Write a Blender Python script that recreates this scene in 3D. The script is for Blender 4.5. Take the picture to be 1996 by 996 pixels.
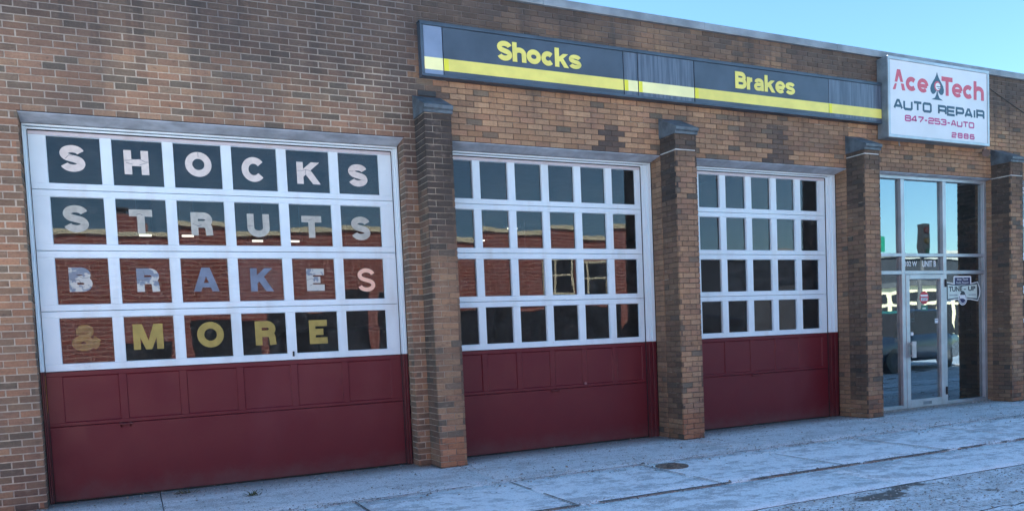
import bpy, math, random
from mathutils import Vector, noise
random.seed(7)
PI = math.pi
for o in list(bpy.data.objects): bpy.data.objects.remove(o)
scene = bpy.context.scene
C = scene.collection
R = math.radians

# ------------------------------------------------------------------ camera
H = 1.45                      # camera height; the wall face is the plane y = 0
yaw, pitch, roll, F = 0.443452998, -0.0579753336, -0.043406057, 1563.46731
cam_d = bpy.data.cameras.new('camera'); cam = bpy.data.objects.new('camera', cam_d); C.objects.link(cam)
fw = Vector((math.sin(yaw)*math.cos(pitch), math.cos(yaw)*math.cos(pitch), math.sin(pitch)))
rt0 = Vector((math.cos(yaw), -math.sin(yaw), 0)); up0 = rt0.cross(fw)
rt = rt0*math.cos(roll)+up0*math.sin(roll); up = up0*math.cos(roll)-rt0*math.sin(roll)
from mathutils import Matrix
cam.matrix_world = Matrix(((rt.x, up.x, -fw.x, 0), (rt.y, up.y, -fw.y, -8.8), (rt.z, up.z, -fw.z, H), (0, 0, 0, 1)))
cam_d.sensor_width = 36; cam_d.lens = F/1996*36; cam_d.shift_y = 248.15/1996
cam_d.clip_start = .05; cam_d.clip_end = 2000
scene.camera = cam

# ------------------------------------------------------------------ sky, sun, exposure
SUN_EL, SUN_AZ = R(28), R(-48)        # azimuth from +y towards +x: behind the shop, to the left
w = bpy.data.worlds.new("World"); scene.world = w; w.use_nodes = True
nt = w.node_tree; nt.nodes.clear()
sky = nt.nodes.new('ShaderNodeTexSky'); sky.sky_type = 'NISHITA'; sky.sun_disc = False
sky.sun_elevation = SUN_EL; sky.sun_rotation = SUN_AZ
sky.air_density = 1.0; sky.dust_density = 0.35; sky.ozone_density = 1.6
hs = nt.nodes.new('ShaderNodeMix'); hs.data_type = 'RGBA'; hs.blend_type = 'MULTIPLY'
hs.inputs[0].default_value = 1; hs.inputs[7].default_value = (.73, 1.0, 1.11, 1)
bg = nt.nodes.new('ShaderNodeBackground'); bg.inputs[1].default_value = .064
ow = nt.nodes.new('ShaderNodeOutputWorld')
nt.links.new(sky.outputs[0], hs.inputs[6]); nt.links.new(hs.outputs[2], bg.inputs[0]); nt.links.new(bg.outputs[0], ow.inputs[0])
sun_d = bpy.data.lights.new('sun', 'SUN'); sun_d.energy = 4.9; sun_d.angle = R(.5); sun_d.color = (1, .99, .95)
sun = bpy.data.objects.new('sun', sun_d); C.objects.link(sun)
sdir = Vector((math.sin(SUN_AZ)*math.cos(SUN_EL), math.cos(SUN_AZ)*math.cos(SUN_EL), math.sin(SUN_EL)))
sun.rotation_euler = sdir.to_track_quat('Z', 'Y').to_euler(); sun.location = sdir*60
vs = scene.view_settings; vs.view_transform = 'Standard'; vs.look = 'None'; vs.gamma = 1; vs.exposure = 2.33
scene.render.engine = 'CYCLES'
scene.cycles.max_bounces = 8; scene.cycles.transparent_max_bounces = 12

# ------------------------------------------------------------------ mesh helpers
class MB:
    def __init__(s): s.v = []; s.f = []; s.m = []; s.c = []
    def face(s, pts, mi=0, col=None):
        i = len(s.v); s.v += [tuple(p) for p in pts]; s.f.append(tuple(range(i, i+len(pts)))); s.m.append(mi); s.c.append(col)
    def box(s, x0, x1, y0, y1, z0, z1, mi=0, col=None):
        i = len(s.v)
        s.v += [(x0,y0,z0),(x1,y0,z0),(x1,y1,z0),(x0,y1,z0),(x0,y0,z1),(x1,y0,z1),(x1,y1,z1),(x0,y1,z1)]
        for q in ((3,2,1,0),(4,5,6,7),(0,1,5,4),(1,2,6,5),(2,3,7,6),(3,0,4,7)):
            s.f.append(tuple(i+k for k in q)); s.m.append(mi); s.c.append(col)
    def bbox(s, x0, x1, y0, y1, z0, z1, b=.004, mi=0):
        """box with chamfered edges on the side facing -y"""
        i = len(s.v)
        s.v += [(x0,y1,z0),(x1,y1,z0),(x1,y1,z1),(x0,y1,z1),(x0,y0+b,z0),(x1,y0+b,z0),(x1,y0+b,z1),(x0,y0+b,z1),
                (x0+b,y0,z0+b),(x1-b,y0,z0+b),(x1-b,y0,z1-b),(x0+b,y0,z1-b)]
        for q in ((8,9,10,11),(4,5,9,8),(5,6,10,9),(6,7,11,10),(7,4,8,11),(0,1,5,4),(1,2,6,5),(2,3,7,6),(3,0,4,7),(3,2,1,0)):
            s.f.append(tuple(i+k for k in q)); s.m.append(mi); s.c.append(None)
    def prism(s, prof, a, b, axis='x', mi=0):
        """extrude a closed profile along an axis; profile pairs are the other two coordinates in xyz order"""
        n = len(prof)
        def P(p, t): return (t, p[0], p[1]) if axis == 'x' else ((p[0], t, p[1]) if axis == 'y' else (p[0], p[1], t))
        i = len(s.v); s.v += [P(p, a) for p in prof]+[P(p, b) for p in prof]
        for k in range(n):
            k2 = (k+1) % n; s.f.append((i+k, i+k2, i+n+k2, i+n+k)); s.m.append(mi); s.c.append(None)
        s.f.append(tuple(i+k for k in reversed(range(n)))); s.m.append(mi); s.c.append(None)
        s.f.append(tuple(i+n+k for k in range(n))); s.m.append(mi); s.c.append(None)
    def tube(s, pts, r, n=8, mi=0, caps=True):
        pts = [Vector(p) for p in pts]; rings = []
        for k, p in enumerate(pts):
            d = (pts[min(k+1, len(pts)-1)]-pts[max(k-1, 0)]).normalized()
            a = d.orthogonal().normalized() if k == 0 else (pa - d*pa.dot(d)).normalized()
            pa = a; b = d.cross(a); rr = r[k] if isinstance(r, (list, tuple)) else r
            i = len(s.v); s.v += [tuple(p+(a*math.cos(2*PI*j/n)+b*math.sin(2*PI*j/n))*rr) for j in range(n)]; rings.append(i)
        for i, j in zip(rings, rings[1:]):
            for k in range(n):
                k2 = (k+1) % n; s.f.append((i+k, i+k2, j+k2, j+k)); s.m.append(mi); s.c.append(None)
        if caps:
            s.f.append(tuple(rings[0]+k for k in reversed(range(n)))); s.m.append(mi); s.c.append(None)
            s.f.append(tuple(rings[-1]+k for k in range(n))); s.m.append(mi); s.c.append(None)
    def mesh(s, name, mats, smooth=False):
        me = bpy.data.meshes.new(name); me.from_pydata(s.v, [], s.f); me.update()
        mats = mats if isinstance(mats, (list, tuple)) else [mats]
        for m in mats: me.materials.append(m)
        if len(mats) > 1: me.polygons.foreach_set('material_index', s.m)
        if smooth: me.polygons.foreach_set('use_smooth', [True]*len(s.f))
        if any(c is not None for c in s.c):
            at = me.color_attributes.new('bc', 'FLOAT_COLOR', 'CORNER'); d = []
            for p, c in zip(s.f, s.c):
                c = c or (.3, .15, .1)
                d += [c[0], c[1], c[2], 1]*len(p)
            at.data.foreach_set('color', d)
        return me
    def build(s, name, mats, parent=None, smooth=False):
        o = bpy.data.objects.new(name, s.mesh(name, mats, smooth)); C.objects.link(o); o.parent = parent; return o

def recalc(o):
    import bmesh
    bm = bmesh.new(); bm.from_mesh(o.data); bmesh.ops.recalc_face_normals(bm, faces=bm.faces); bm.to_mesh(o.data); bm.free(); return o
def tag(o, label=None, cat=None, group=None, kind=None):
    if label: o['label'] = label
    if cat: o['category'] = cat
    if group: o['group'] = group
    if kind: o['kind'] = kind
    return o
def empty(name, loc=(0, 0, 0), parent=None):
    o = bpy.data.objects.new(name, None); C.objects.link(o); o.location = loc; o.parent = parent; o.empty_display_size = .2; return o

# ------------------------------------------------------------------ materials
class MT:
    def __init__(s, name, col=(.5,.5,.5), rough=.6, metal=0, spec=None):
        m = bpy.data.materials.new(name); m.use_nodes = True; s.m = m; s.nt = m.node_tree
        s.b = s.nt.nodes['Principled BSDF']; s.b.inputs['Base Color'].default_value = (*col, 1)
        s.b.inputs['Roughness'].default_value = rough; s.b.inputs['Metallic'].default_value = metal
        if spec is not None: s.b.inputs['Specular IOR Level'].default_value = spec
    def n(s, t, **k):
        x = s.nt.nodes.new(t)
        for a, b in k.items(): setattr(x, a, b)
        return x
    def l(s, a, b): s.nt.links.new(a, b)
    def pos(s):
        if not hasattr(s, '_p'): s._p = s.n('ShaderNodeNewGeometry').outputs['Position']
        return s._p
    def xyz(s):
        if not hasattr(s, '_x'):
            x = s.n('ShaderNodeSeparateXYZ'); s.l(s.pos(), x.inputs[0]); s._x = x.outputs
        return s._x
    def noise(s, scale=5, detail=4, rough=.55, vec=(1,1,1), off=(0,0,0), dist=0):
        mp = s.n('ShaderNodeMapping'); s.l(s.pos(), mp.inputs[0]); mp.inputs['Scale'].default_value = vec; mp.inputs['Location'].default_value = off
        x = s.n('ShaderNodeTexNoise'); x.inputs['Scale'].default_value = scale; x.inputs['Detail'].default_value = detail
        x.inputs['Roughness'].default_value = rough; x.inputs['Distortion'].default_value = dist; s.l(mp.outputs[0], x.inputs['Vector']); return x.outputs[0]
    def ramp(s, v, a, b, lo=0., hi=1.):
        x = s.n('ShaderNodeMapRange'); x.interpolation_type = 'SMOOTHSTEP'; s.l(v, x.inputs[0])
        for i, q in enumerate((a, b, lo, hi)): x.inputs[i+1].default_value = q
        return x.outputs[0]
    def math(s, op, a, b=None, c=None):
        x = s.n('ShaderNodeMath', operation=op)
        for i, q in enumerate((a, b, c)):
            if q is None: continue
            if isinstance(q, (int, float)): x.inputs[i].default_value = q
            else: s.l(q, x.inputs[i])
        return x.outputs[0]
    def mix(s, fac, a, b, mode='MIX'):
        x = s.n('ShaderNodeMix', data_type='RGBA', blend_type=mode)
        for i, q in ((0, fac), (6, a), (7, b)):
            if isinstance(q, (int, float)): x.inputs[i].default_value = q
            elif isinstance(q, tuple): x.inputs[i].default_value = (*q, 1)
            else: s.l(q, x.inputs[i])
        return x.outputs[2]
    def col(s, c): s.l(c, s.b.inputs['Base Color'])
    def bump(s, h, strength=.3, dist=.01):
        x = s.n('ShaderNodeBump'); x.inputs['Strength'].default_value = strength; x.inputs['Distance'].default_value = dist
        s.l(h, x.inputs['Height']); s.l(x.outputs[0], s.b.inputs['Normal']); return x

def paint(name, col, rough=.45, dirt=.25, dcol=(.22,.2,.18), peel=0, peelcol=(.3,.25,.2), spec=None):
    t = MT(name, col, rough, spec=spec)
    n1 = t.noise(3, 5, .6); n2 = t.noise(1.2, 3, .5, (4, 4, .6), (3, 1, 2))
    c = t.mix(t.ramp(n1, .35, .75, 0, dirt), col, tuple(q*.78 for q in col))
    c = t.mix(t.math('MULTIPLY', t.ramp(n2, .5, .8), dirt), c, dcol)
    if peel:
        n3 = t.noise(26, 5, .65, (1, 1, 1), (7, 2, 5)); c = t.mix(t.ramp(n3, .68, .72, 0, peel), c, peelcol)
    if name.startswith('oxblood'):       # splash grime near the ground, chalky fade above
        z = t.xyz()[2]; g = t.ramp(t.math('ADD', z, t.math('MULTIPLY', t.noise(5, 5, .7), .35)), .12, .42, 1, 0)
        c = t.mix(t.math('MULTIPLY', g, .45), c, (.13, .10, .10)); c = t.mix(t.ramp(t.noise(1.3, 4, .6, (1, 1, .5)), .5, .75, 0, .35), c, (.16, .035, .045))
        n4 = t.noise(40, 4, .7, (.3, 1, 4), (1, 1, 8)); c = t.mix(t.ramp(n4, .70, .74, 0, .5), c, (.19, .07, .075))
    t.col(c); t.bump(t.noise(60, 3), .12, .002)
    t.l(t.ramp(n1, .3, .7, rough-.08, rough+.14), t.b.inputs['Roughness'])
    return t.m
def plain(name, col, rough=.5, metal=0, v=.15, sc=8):
    t = MT(name, col, rough, metal); t.col(t.mix(t.ramp(t.noise(sc, 4), .3, .7), tuple(q*(1-v) for q in col), tuple(min(1, q*(1+v)) for q in col))); return t.m

def brick_mat(name, use_obj):
    t = MT(name, rough=.88, spec=.25)
    if use_obj: base = t.n('ShaderNodeObjectInfo').outputs['Color']
    else:
        a = t.n('ShaderNodeVertexColor', layer_name='bc'); base = a.outputs[0]
    fine = t.noise(45, 5, .7); med = t.noise(11, 4, .6, (1, 1, 1.6), (4, 4, 4)); streak = t.noise(30, 3, .6, (3, 3, .35))
    c = t.mix(t.ramp(fine, .3, .7, 0, .55), base, t.mix(1., base, (.62, .60, .62), 'MULTIPLY'))
    c = t.mix(t.ramp(med, .56, .78, 0, .45), c, (.32, .25, .20))          # pale lime bloom
    c = t.mix(t.ramp(med, .42, .28, 0, .5), c, (.07, .06, .062))          # burnt flashes
    c = t.mix(t.ramp(streak, .6, .8, 0, .25), c, t.mix(1., c, (.55,.55,.57), 'MULTIPLY'))
    c = t.mix(1., c, t.mix(t.ramp(t.noise(1.4, 5, .6, (1, 1, .4), (3, 3, 3)), .32, .7), (.74, .76, .80), (1.12, 1.08, 1.02)), 'MULTIPLY')
    lay = t.noise(22, 3, .6, (.25, .25, 3.2), (1, 5, 2)); c = t.mix(t.ramp(lay, .5, .7, 0, .4), c, t.mix(1., c, (.5, .5, .52), 'MULTIPLY'))
    drip = t.math('MULTIPLY', t.ramp(t.noise(2.6, 4, .65, (2.2, 1, .10), (0, 0, 5)), .50, .66, 0, .6), t.ramp(t.xyz()[2], 3.6, 5.2, .15, 1))
    c = t.mix(drip, c, (.055, .05, .05))
    t.col(c); h = t.math('ADD', t.math('MULTIPLY', fine, .6), t.math('MULTIPLY', streak, .5)); t.bump(h, .7, .004)
    return t.m
M_brick_o = brick_mat('brick_single', True); M_brick = brick_mat('brick_courses', False)
t = MT('mortar', rough=.95, spec=.2)
x, y, z = t.xyz()[0:3]
right = t.ramp(x, 3.0, 3.5); high = t.ramp(t.math('ADD', t.math('ADD', z, t.math('MULTIPLY', right, -.3)), t.math('MULTIPLY', t.noise(.9, 4, .6), 1.1)), 4.55, 5.45)
c = t.mix(t.ramp(t.noise(18, 4), .3, .7), (.43, .37, .305), (.57, .50, .41))
cr = t.mix(t.ramp(t.noise(2.2, 5, .7, (1, 1, 9), (2, 3, 1)), .60, .66), (.12, .095, .08), (.46, .40, .33))
c = t.mix(right, c, cr); c = t.mix(t.math('MULTIPLY', high, .8), c, (.22, .20, .20)); c = t.mix(1., c, t.mix(t.ramp(t.noise(1.4, 5, .6, (1, 1, .4), (3, 3, 3)), .32, .7), (.70, .72, .76), (1.1, 1.06, 1.0)), 'MULTIPLY'); c = t.mix(t.ramp(t.noise(7, 5, .7), .5, .72, 0, .5), c, (.22, .17, .14)); t.col(c); t.bump(t.noise(90, 4), .5, .004); M_mortar = t.m

M_white = paint('white_paint', (.69, .80, .85), .45, .3, (.40, .36, .30), .5, (.38, .33, .27))
M_white2 = paint('white_trim_paint', (.72, .83, .88), .4, .2, (.42, .38, .33), .3, (.4, .35, .3))
M_pink = paint('faded_top_rail_paint', (.58, .55, .58), .5, .35, (.35, .28, .25), .4)  # pinkish paint, greyed to carry the lintel's shade in its colour
M_red = paint('oxblood_paint', (.122, .013, .020), .42, .10, (.075, .012, .02), 0, spec=.3)
M_redtrim = paint('oxblood_trim_paint', (.100, .011, .018), .36, .3, (.05, .012, .02), 0)
M_lintel = plain('blue_grey_steel', (.36, .39, .43), .5, .0, .25, 5)
M_gap = plain('dark_gap', (.02, .02, .022), .8)  # near-black strips that paint the shade of narrow gaps
M_cap = plain('slate_cap', (.085, .11, .13), .55, 0, .35, 9)
M_cope = plain('coping_metal', (.23, .26, .29), .55, .1, .25, 3)
M_alu = plain('brushed_aluminium', (.42, .46, .49), .42, .55, .12, 4)
M_aludark = plain('weathered_aluminium', (.20, .24, .27), .5, .3, .2, 6)
M_black = plain('black_rubber', (.018, .018, .02), .5)
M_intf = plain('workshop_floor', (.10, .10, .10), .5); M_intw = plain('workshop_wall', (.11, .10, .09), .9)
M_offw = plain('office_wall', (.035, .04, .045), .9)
M_cream = plain('cream_letter_vinyl', (.66, .60, .55), .6, 0, .08, 20)
M_cream2 = plain('yellowed_letter_vinyl', (.42, .42, .37), .6, 0, .12, 20)
M_peach = plain('peach_letter_vinyl', (.85, .52, .38), .6, 0, .05, 20)
t = MT('silver_letter_foil', (.25, .33, .42), .35); n_ = t.noise(9, 4, .6, off=(1, 7, 3))
t.col(t.mix(t.ramp(n_, .46, .52), (.15, .21, .27), (.46, .49, .46))); M_foil = t.m
M_foil2 = plain('blue_letter_foil', (.12, .17, .24), .4, 0, .25, 6)
M_ochre = plain('ochre_letter_vinyl', (.33, .25, .06), .6, 0, .12, 12)
M_crack = plain('letter_crack', (.10, .12, .15), .8)
M_navy = plain('faded_navy_sign', (.055, .075, .105), .35, 0, .2, 2)
t = MT('streaked_navy_sign', rough=.3); n_ = t.noise(6, 3, .6, (6, 1, .25))
t.col(t.mix(t.ramp(n_, .35, .68), (.06, .078, .11), (.125, .155, .205))); M_streak = t.m
M_pale = plain('pale_blue_sign', (.20, .26, .37), .3, 0, .12, 3)
M_yel = plain('faded_yellow', (.80, .70, .16), .45, 0, .08, 3)
M_yel2 = plain('bleached_yellow', (.92, .86, .42), .45, 0, .08, 3)
M_yel3 = plain('fresh_yellow', (.80, .74, .04), .45, 0, .05, 3)
M_signframe = plain('sign_frame_blue', (.06, .085, .115), .4, .2, .2, 3)
M_acry = plain('white_acrylic', (.66, .68, .70), .3, 0, .04, 2)
M_tred = plain('faded_red_print', (.58, .10, .15), .5, 0, .1, 30)
M_tmag = plain('magenta_print', (.48, .07, .22), .5, 0, .1, 30)
M_tblue = plain('teal_blue_print', (.035, .10, .15), .5, 0, .15, 20)
M_paper = plain('white_paper', (.75, .78, .78), .7, 0, .04)
M_green = plain('green_decal', (.02, .16, .11), .5); M_redd = plain('red_decal', (.55, .03, .05), .5)
M_navyd = plain('navy_decal', (.02, .025, .09), .5); M_mint = plain('pale_decal', (.62, .72, .66), .5, 0, .06)

def glass(name, f0, tint, wave=.4, gtint=(1,1,1)):
    m = bpy.data.materials.new(name); m.use_nodes = True; n = m.node_tree; n.nodes.clear()
    o = n.nodes.new('ShaderNodeOutputMaterial'); mx = n.nodes.new('ShaderNodeMixShader')
    tr = n.nodes.new('ShaderNodeBsdfTransparent'); tr.inputs[0].default_value = (*tint, 1)
    g = n.nodes.new('ShaderNodeBsdfGlossy'); g.inputs['Roughness'].default_value = .006; g.inputs[0].default_value = (*gtint, 1)
    lw = n.nodes.new('ShaderNodeLayerWeight'); lw.inputs[0].default_value = .5
    p = n.nodes.new('ShaderNodeMath'); p.operation = 'POWER'; p.inputs[1].default_value = 4; n.links.new(lw.outputs['Facing'], p.inputs[0])
    k = n.nodes.new('ShaderNodeMath'); k.operation = 'MULTIPLY_ADD'; k.inputs[1].default_value = 1-f0; k.inputs[2].default_value = f0; n.links.new(p.outputs[0], k.inputs[0])
    tc = n.nodes.new('ShaderNodeNewGeometry'); nz = n.nodes.new('ShaderNodeTexNoise'); nz.inputs['Scale'].default_value = 2.6; nz.inputs['Detail'].default_value = 1.5
    n.links.new(tc.outputs['Position'], nz.inputs['Vector'])
    b = n.nodes.new('ShaderNodeBump'); b.inputs['Strength'].default_value = wave; b.inputs['Distance'].default_value = .006; n.links.new(nz.outputs[0], b.inputs['Height'])
    n.links.new(b.outputs[0], g.inputs['Normal']); n.links.new(k.outputs[0], mx.inputs[0]); n.links.new(tr.outputs[0], mx.inputs[1]); n.links.new(g.outputs[0], mx.inputs[2]); n.links.new(mx.outputs[0], o.inputs[0])
    df = n.nodes.new('ShaderNodeBsdfDiffuse'); df.inputs[0].default_value = (.5, .5, .48, 1)
    dn = n.nodes.new('ShaderNodeTexNoise'); dn.inputs['Scale'].default_value = 9; dn.inputs['Detail'].default_value = 6; dn.inputs['Roughness'].default_value = .7; n.links.new(tc.outputs['Position'], dn.inputs['Vector'])
    dr = n.nodes.new('ShaderNodeMapRange'); n.links.new(dn.outputs[0], dr.inputs[0])
    for i_, q_ in enumerate((.4, .8, .006, .06)): dr.inputs[i_+1].default_value = q_
    m2 = n.nodes.new('ShaderNodeMixShader'); n.links.new(dr.outputs[0], m2.inputs[0]); n.links.new(mx.outputs[0], m2.inputs[1]); n.links.new(df.outputs[0], m2.inputs[2]); n.links.new(m2.outputs[0], o.inputs[0])
    return m
M_glass = glass('door_glass', .030, (.80, .83, .84), .11, (.96, .93, 1)); M_glass2 = glass('storefront_glass', .24, (.36, .44, .50), .09, (.86, .95, .97))

def emis(name, col, s):
    m = bpy.data.materials.new(name); m.use_nodes = True; b = m.node_tree.nodes['Principled BSDF']
    b.inputs['Base Color'].default_value = (*col, 1); b.inputs['Emission Color'].default_value = (*col, 1); b.inputs['Emission Strength'].default_value = s; return m
M_tube = emis('lit_tube', (1, .95, .80), .42)
M_neon = emis('lit_open_sign', (1, .03, .05), 1.5)

# ------------------------------------------------------------------ lettering
_tc = {}
def text_mesh(txt, bold=.0, depth=.01):
    """outline of a piece of writing, as (verts 0..1 box, faces)"""
    k = (txt, bold)
    if k in _tc: return _tc[k]
    cu = bpy.data.curves.new('t', 'FONT'); cu.body = txt; cu.offset = bold; cu.extrude = 0; cu.resolution_u = 6; cu.fill_mode = 'FRONT'
    o = bpy.data.objects.new('t', cu); C.objects.link(o)
    dg = bpy.context.evaluated_depsgraph_get(); me = bpy.data.meshes.new_from_object(o.evaluated_get(dg))
    V = [tuple(v.co) for v in me.vertices]; Fc = [tuple(p.vertices) for p in me.polygons]
    ed = {}
    for f in Fc:
        for a, b in zip(f, f[1:]+f[:1]):
            ed[(a, b)] = 1
    border = [e for e in ed if (e[1], e[0]) not in ed]
    x0 = min(v[0] for v in V); x1 = max(v[0] for v in V); y0 = min(v[1] for v in V); y1 = max(v[1] for v in V)
    V = [((v[0]-x0)/(x1-x0), (v[1]-y0)/(y1-y0)) for v in V]
    bpy.data.objects.remove(o); bpy.data.meshes.remove(me); bpy.data.curves.remove(cu)
    _tc[k] = (V, Fc, border); return _tc[k]
def put_text(mb, txt, x0, x1, z0, z1, y, th=.002, bold=.03, mi=0, shear=0):
    """writing on a plane facing -y, thickness th standing proud towards -y"""
    V, Fc, bd = text_mesh(txt, bold); i = len(mb.v); n = len(V)
    P = [(x0+(x1-x0)*v[0]+shear*v[1], z0+(z1-z0)*v[1]) for v in V]
    mb.v += [(p[0], y-th, p[1]) for p in P]+[(p[0], y, p[1]) for p in P]
    for f in Fc: mb.f.append(tuple(i+k for k in f)); mb.m.append(mi); mb.c.append(None)
    for a, b in bd: mb.f.append((i+b, i+a, i+n+a, i+n+b)); mb.m.append(mi); mb.c.append(None)
# squared lettering drawn with strokes on a 0..1 grid (wide grotesque)
SQ = {
 'A': [[(0,0),(.40,1),(.60,1),(1,0)],[(.17,.30),(.83,.30)]],
 'U': [[(0,1),(0,.14),(.12,0),(.88,0),(1,.14),(1,1)]],
 'T': [[(0,1),(1,1)],[(.5,1),(.5,0)]],
 'O': [[(.12,0),(.88,0),(1,.14),(1,.86),(.88,1),(.12,1),(0,.86),(0,.14),(.12,0)]],
 'R': [[(0,0),(0,1),(.85,1),(1,.88),(1,.56),(.85,.44),(0,.44)],[(.80,.44),(1,.30),(1,0)]],
 'E': [[(1,1),(0,1),(0,0),(1,0)],[(0,.5),(.92,.5)]],
 'P': [[(0,0),(0,1),(.87,1),(1,.86),(1,.52),(.87,.40),(0,.40)]],
 'I': [[(.5,0),(.5,1)]],
 '8': [[(.12,0),(.88,0),(1,.12),(1,.40),(.9,.53),(1,.65),(1,.88),(.88,1),(.12,1),(0,.88),(0,.65),(.1,.53),(0,.40),(0,.12),(.12,0)],[(.1,.53),(.9,.53)]],
 '4': [[(.75,0),(.75,1),(.60,1),(0,.32),(0,.24),(1,.24)]],
 '7': [[(0,1),(1,1),(1,.85),(.35,0)]],
 '2': [[(0,.78),(0,.88),(.12,1),(.88,1),(1,.88),(1,.62),(.88,.5),(.12,.5),(0,.40),(0,0),(1,0)]],
 '5': [[(.95,1),(0,1),(0,.56),(.88,.56),(1,.44),(1,.12),(.88,0),(.12,0),(0,.10),(0,.2)]],
 '3': [[(0,.84),(0,.9),(.12,1),(.88,1),(1,.88),(1,.64),(.88,.53),(.3,.53)],[(.88,.53),(1,.40),(1,.12),(.88,0),(.12,0),(0,.1),(0,.18)]],
 '6': [[(.95,.86),(.88,1),(.12,1),(0,.88),(0,.12),(.12,0),(.88,0),(1,.12),(1,.44),(.88,.56),(0,.56)]],
 '-': [[(.05,.45),(.95,.45)]],
}
def stroke(mb, pts, wd, y, th, mi):
    P = [Vector((p[0], 0, p[1])) for p in pts]; closed = (P[0]-P[-1]).length < 1e-6
    if closed: P = P[:-1]
    P = [p for k, p in enumerate(P) if k == 0 or (p-P[k-1]).length > 1e-5]
    n = len(P); L = []
    for k in range(n):
        a = P[(k-1) % n] if (closed or k > 0) else None; b = P[(k+1) % n] if (closed or k < n-1) else None
        da = (P[k]-a).normalized() if a is not None else None; db = (b-P[k]).normalized() if b is not None else None
        if da is None: da = db
        if db is None: db = da
        na = Vector((-da.z, 0, da.x)); nb = Vector((-db.z, 0, db.x)); m = (na+nb).normalized(); s = wd/2/max(.4, m.dot(na))
        L.append((P[k]+m*s, P[k]-m*s))
    i = len(mb.v)
    for q in L:
        for e in q: mb.v.append((e.x, y-th, e.z)); mb.v.append((e.x, y, e.z))
    for k in range(n if closed else n-1):
        a = i+4*k; b = i+4*((k+1) % n)
        for f in ((a, a+2, b+2, b), (a+1, a, b, b+1), (a+2, a+3, b+3, b+2)): mb.f.append(f); mb.m.append(mi); mb.c.append(None)
def put_sq(mb, txt, x0, x1, z0, z1, y, wd, th=.002, mi=0, gap=.28, wI=.22):
    ws = [(wI if ch == 'I' else (.45 if ch == ' ' else (.55 if ch == '-' else 1))) for ch in txt]
    unit = (x1-x0-wd)/(sum(ws)+gap*(len(txt)-1)); x = x0+wd/2
    for ch, q in zip(txt, ws):
        if ch != ' ':
            for j, pl in enumerate(SQ[ch]):
                stroke(mb, [(x+p[0]*q*unit if ch != 'I' else x+q*unit/2, z0+wd/2+p[1]*(z1-z0-wd)) for p in pl], wd, y-.0004*j, th, mi)
        x += (q+gap)*unit
def el(cx, cy, rx, ry, a0, a1, n=14): return [(cx+rx*math.cos(R(a0+(a1-a0)*k/n)), cy+ry*math.sin(R(a0+(a1-a0)*k/n))) for k in range(n+1)]
# heavy grotesque: 's' strokes run on the centre line grid, 'p' polygons on the full box
_S = [('s', el(.5,.76,.5,.24,12,248,16)+el(.5,.24,.5,.24,68,-168,16))]
HV = {
 'S': _S, 's': _S, 'O': [('s', el(.5,.5,.5,.5,0,360,28)[:-1]+[(1,.5)])], 'C': [('s', el(.5,.5,.5,.5,38,322,24))],
 'H': [('s',[(0,0),(0,1)]),('s',[(1,0),(1,1)]),('s',[(0,.5),(1,.5)])],
 'T': [('s',[(0,1),(1,1)],1),('s',[(.5,1),(.5,0)])], 'U': [('s',[(0,1)]+el(.5,.36,.5,.36,180,360,16)+[(1,1)])],
 'E': [('s',[(1,1),(0,1),(0,0),(1,0)],1),('s',[(0,.5),(.93,.5)])],
 'K': [('s',[(0,0),(0,1)]),('p',[(.2,.26),(.2,.62),(.62,1),(.98,1)]),('p',[(.33,.50),(.55,.70),(1,0),(.67,0)])],
 'A': [('p',[(0,0),(.28,0),(.62,1),(.34,1)]),('p',[(1,0),(.72,0),(.38,1),(.66,1)]),('p',[(.2,.17),(.8,.17),(.74,.36),(.26,.36)])],
 'M': [('p',[(0,0),(.23,0),(.23,1),(0,1)]),('p',[(1,0),(.77,0),(.77,1),(1,1)]),('p',[(.03,1),(.31,1),(.60,0),(.40,0)]),('p',[(.97,1),(.69,1),(.40,0),(.60,0)])],
 'R': [('s',[(0,0),(0,1)]),('s',[(0,1),(.55,1)]+el(.58,.735,.36,.265,90,-90,10)+[(0,.47)]),('s',[(.45,.47)]+el(.60,.22,.32,.25,90,0,7)+[(.96,0)])],
 'B': [('s',[(0,0),(0,1)]),('s',[(0,1),(.55,1)]+el(.55,.765,.36,.235,90,-90,10)+[(0,.53)]),('s',[(.5,.53)]+el(.60,.265,.40,.265,90,-90,10)+[(0,0)])],
 '&': [('s',[(.97,.02),(.20,.68)]),('s',[(.22,.66)]+el(.42,.82,.22,.18,205,-35,12)+[(.12,.40)]),('s',[(.14,.42)]+el(.36,.22,.36,.22,145,290,10)+[(.78,.22),(.98,.46)])],
 'c': [('s', el(.5,.5,.5,.5,42,318,22))], 'o': [('s', el(.5,.5,.5,.5,0,360,24)[:-1]+[(1,.5)])], 'e': [('s', el(.5,.5,.5,.5,0,315,22)),('s',[(.03,.47),(1.,.47)])],
 'h': [('s',[(0,0),(0,1)]),('s',[(0,.34)]+el(.5,.40,.5,.27,170,0,12)+[(1,0)])],
 'k': [('s',[(0,0),(0,1)]),('p',[(.2,.20),(.2,.48),(.60,.72),(.97,.72)]),('p',[(.36,.36),(.58,.50),(1,0),(.66,0)])],
 'r': [('s',[(0,0),(0,1)]),('s',[(0,.45)]+el(.85,.42,.85,.55,160,85,7)+[(1,.97)])],
 'a': [('s',[(.10,.72)]+el(.48,.72,.42,.28,150,0,9)+[(.92,0)]),('s',[(.92,.56),(.40,.52)]+el(.32,.26,.32,.26,90,270,9)+[(.60,.02),(.86,.20)])],
}
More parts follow.
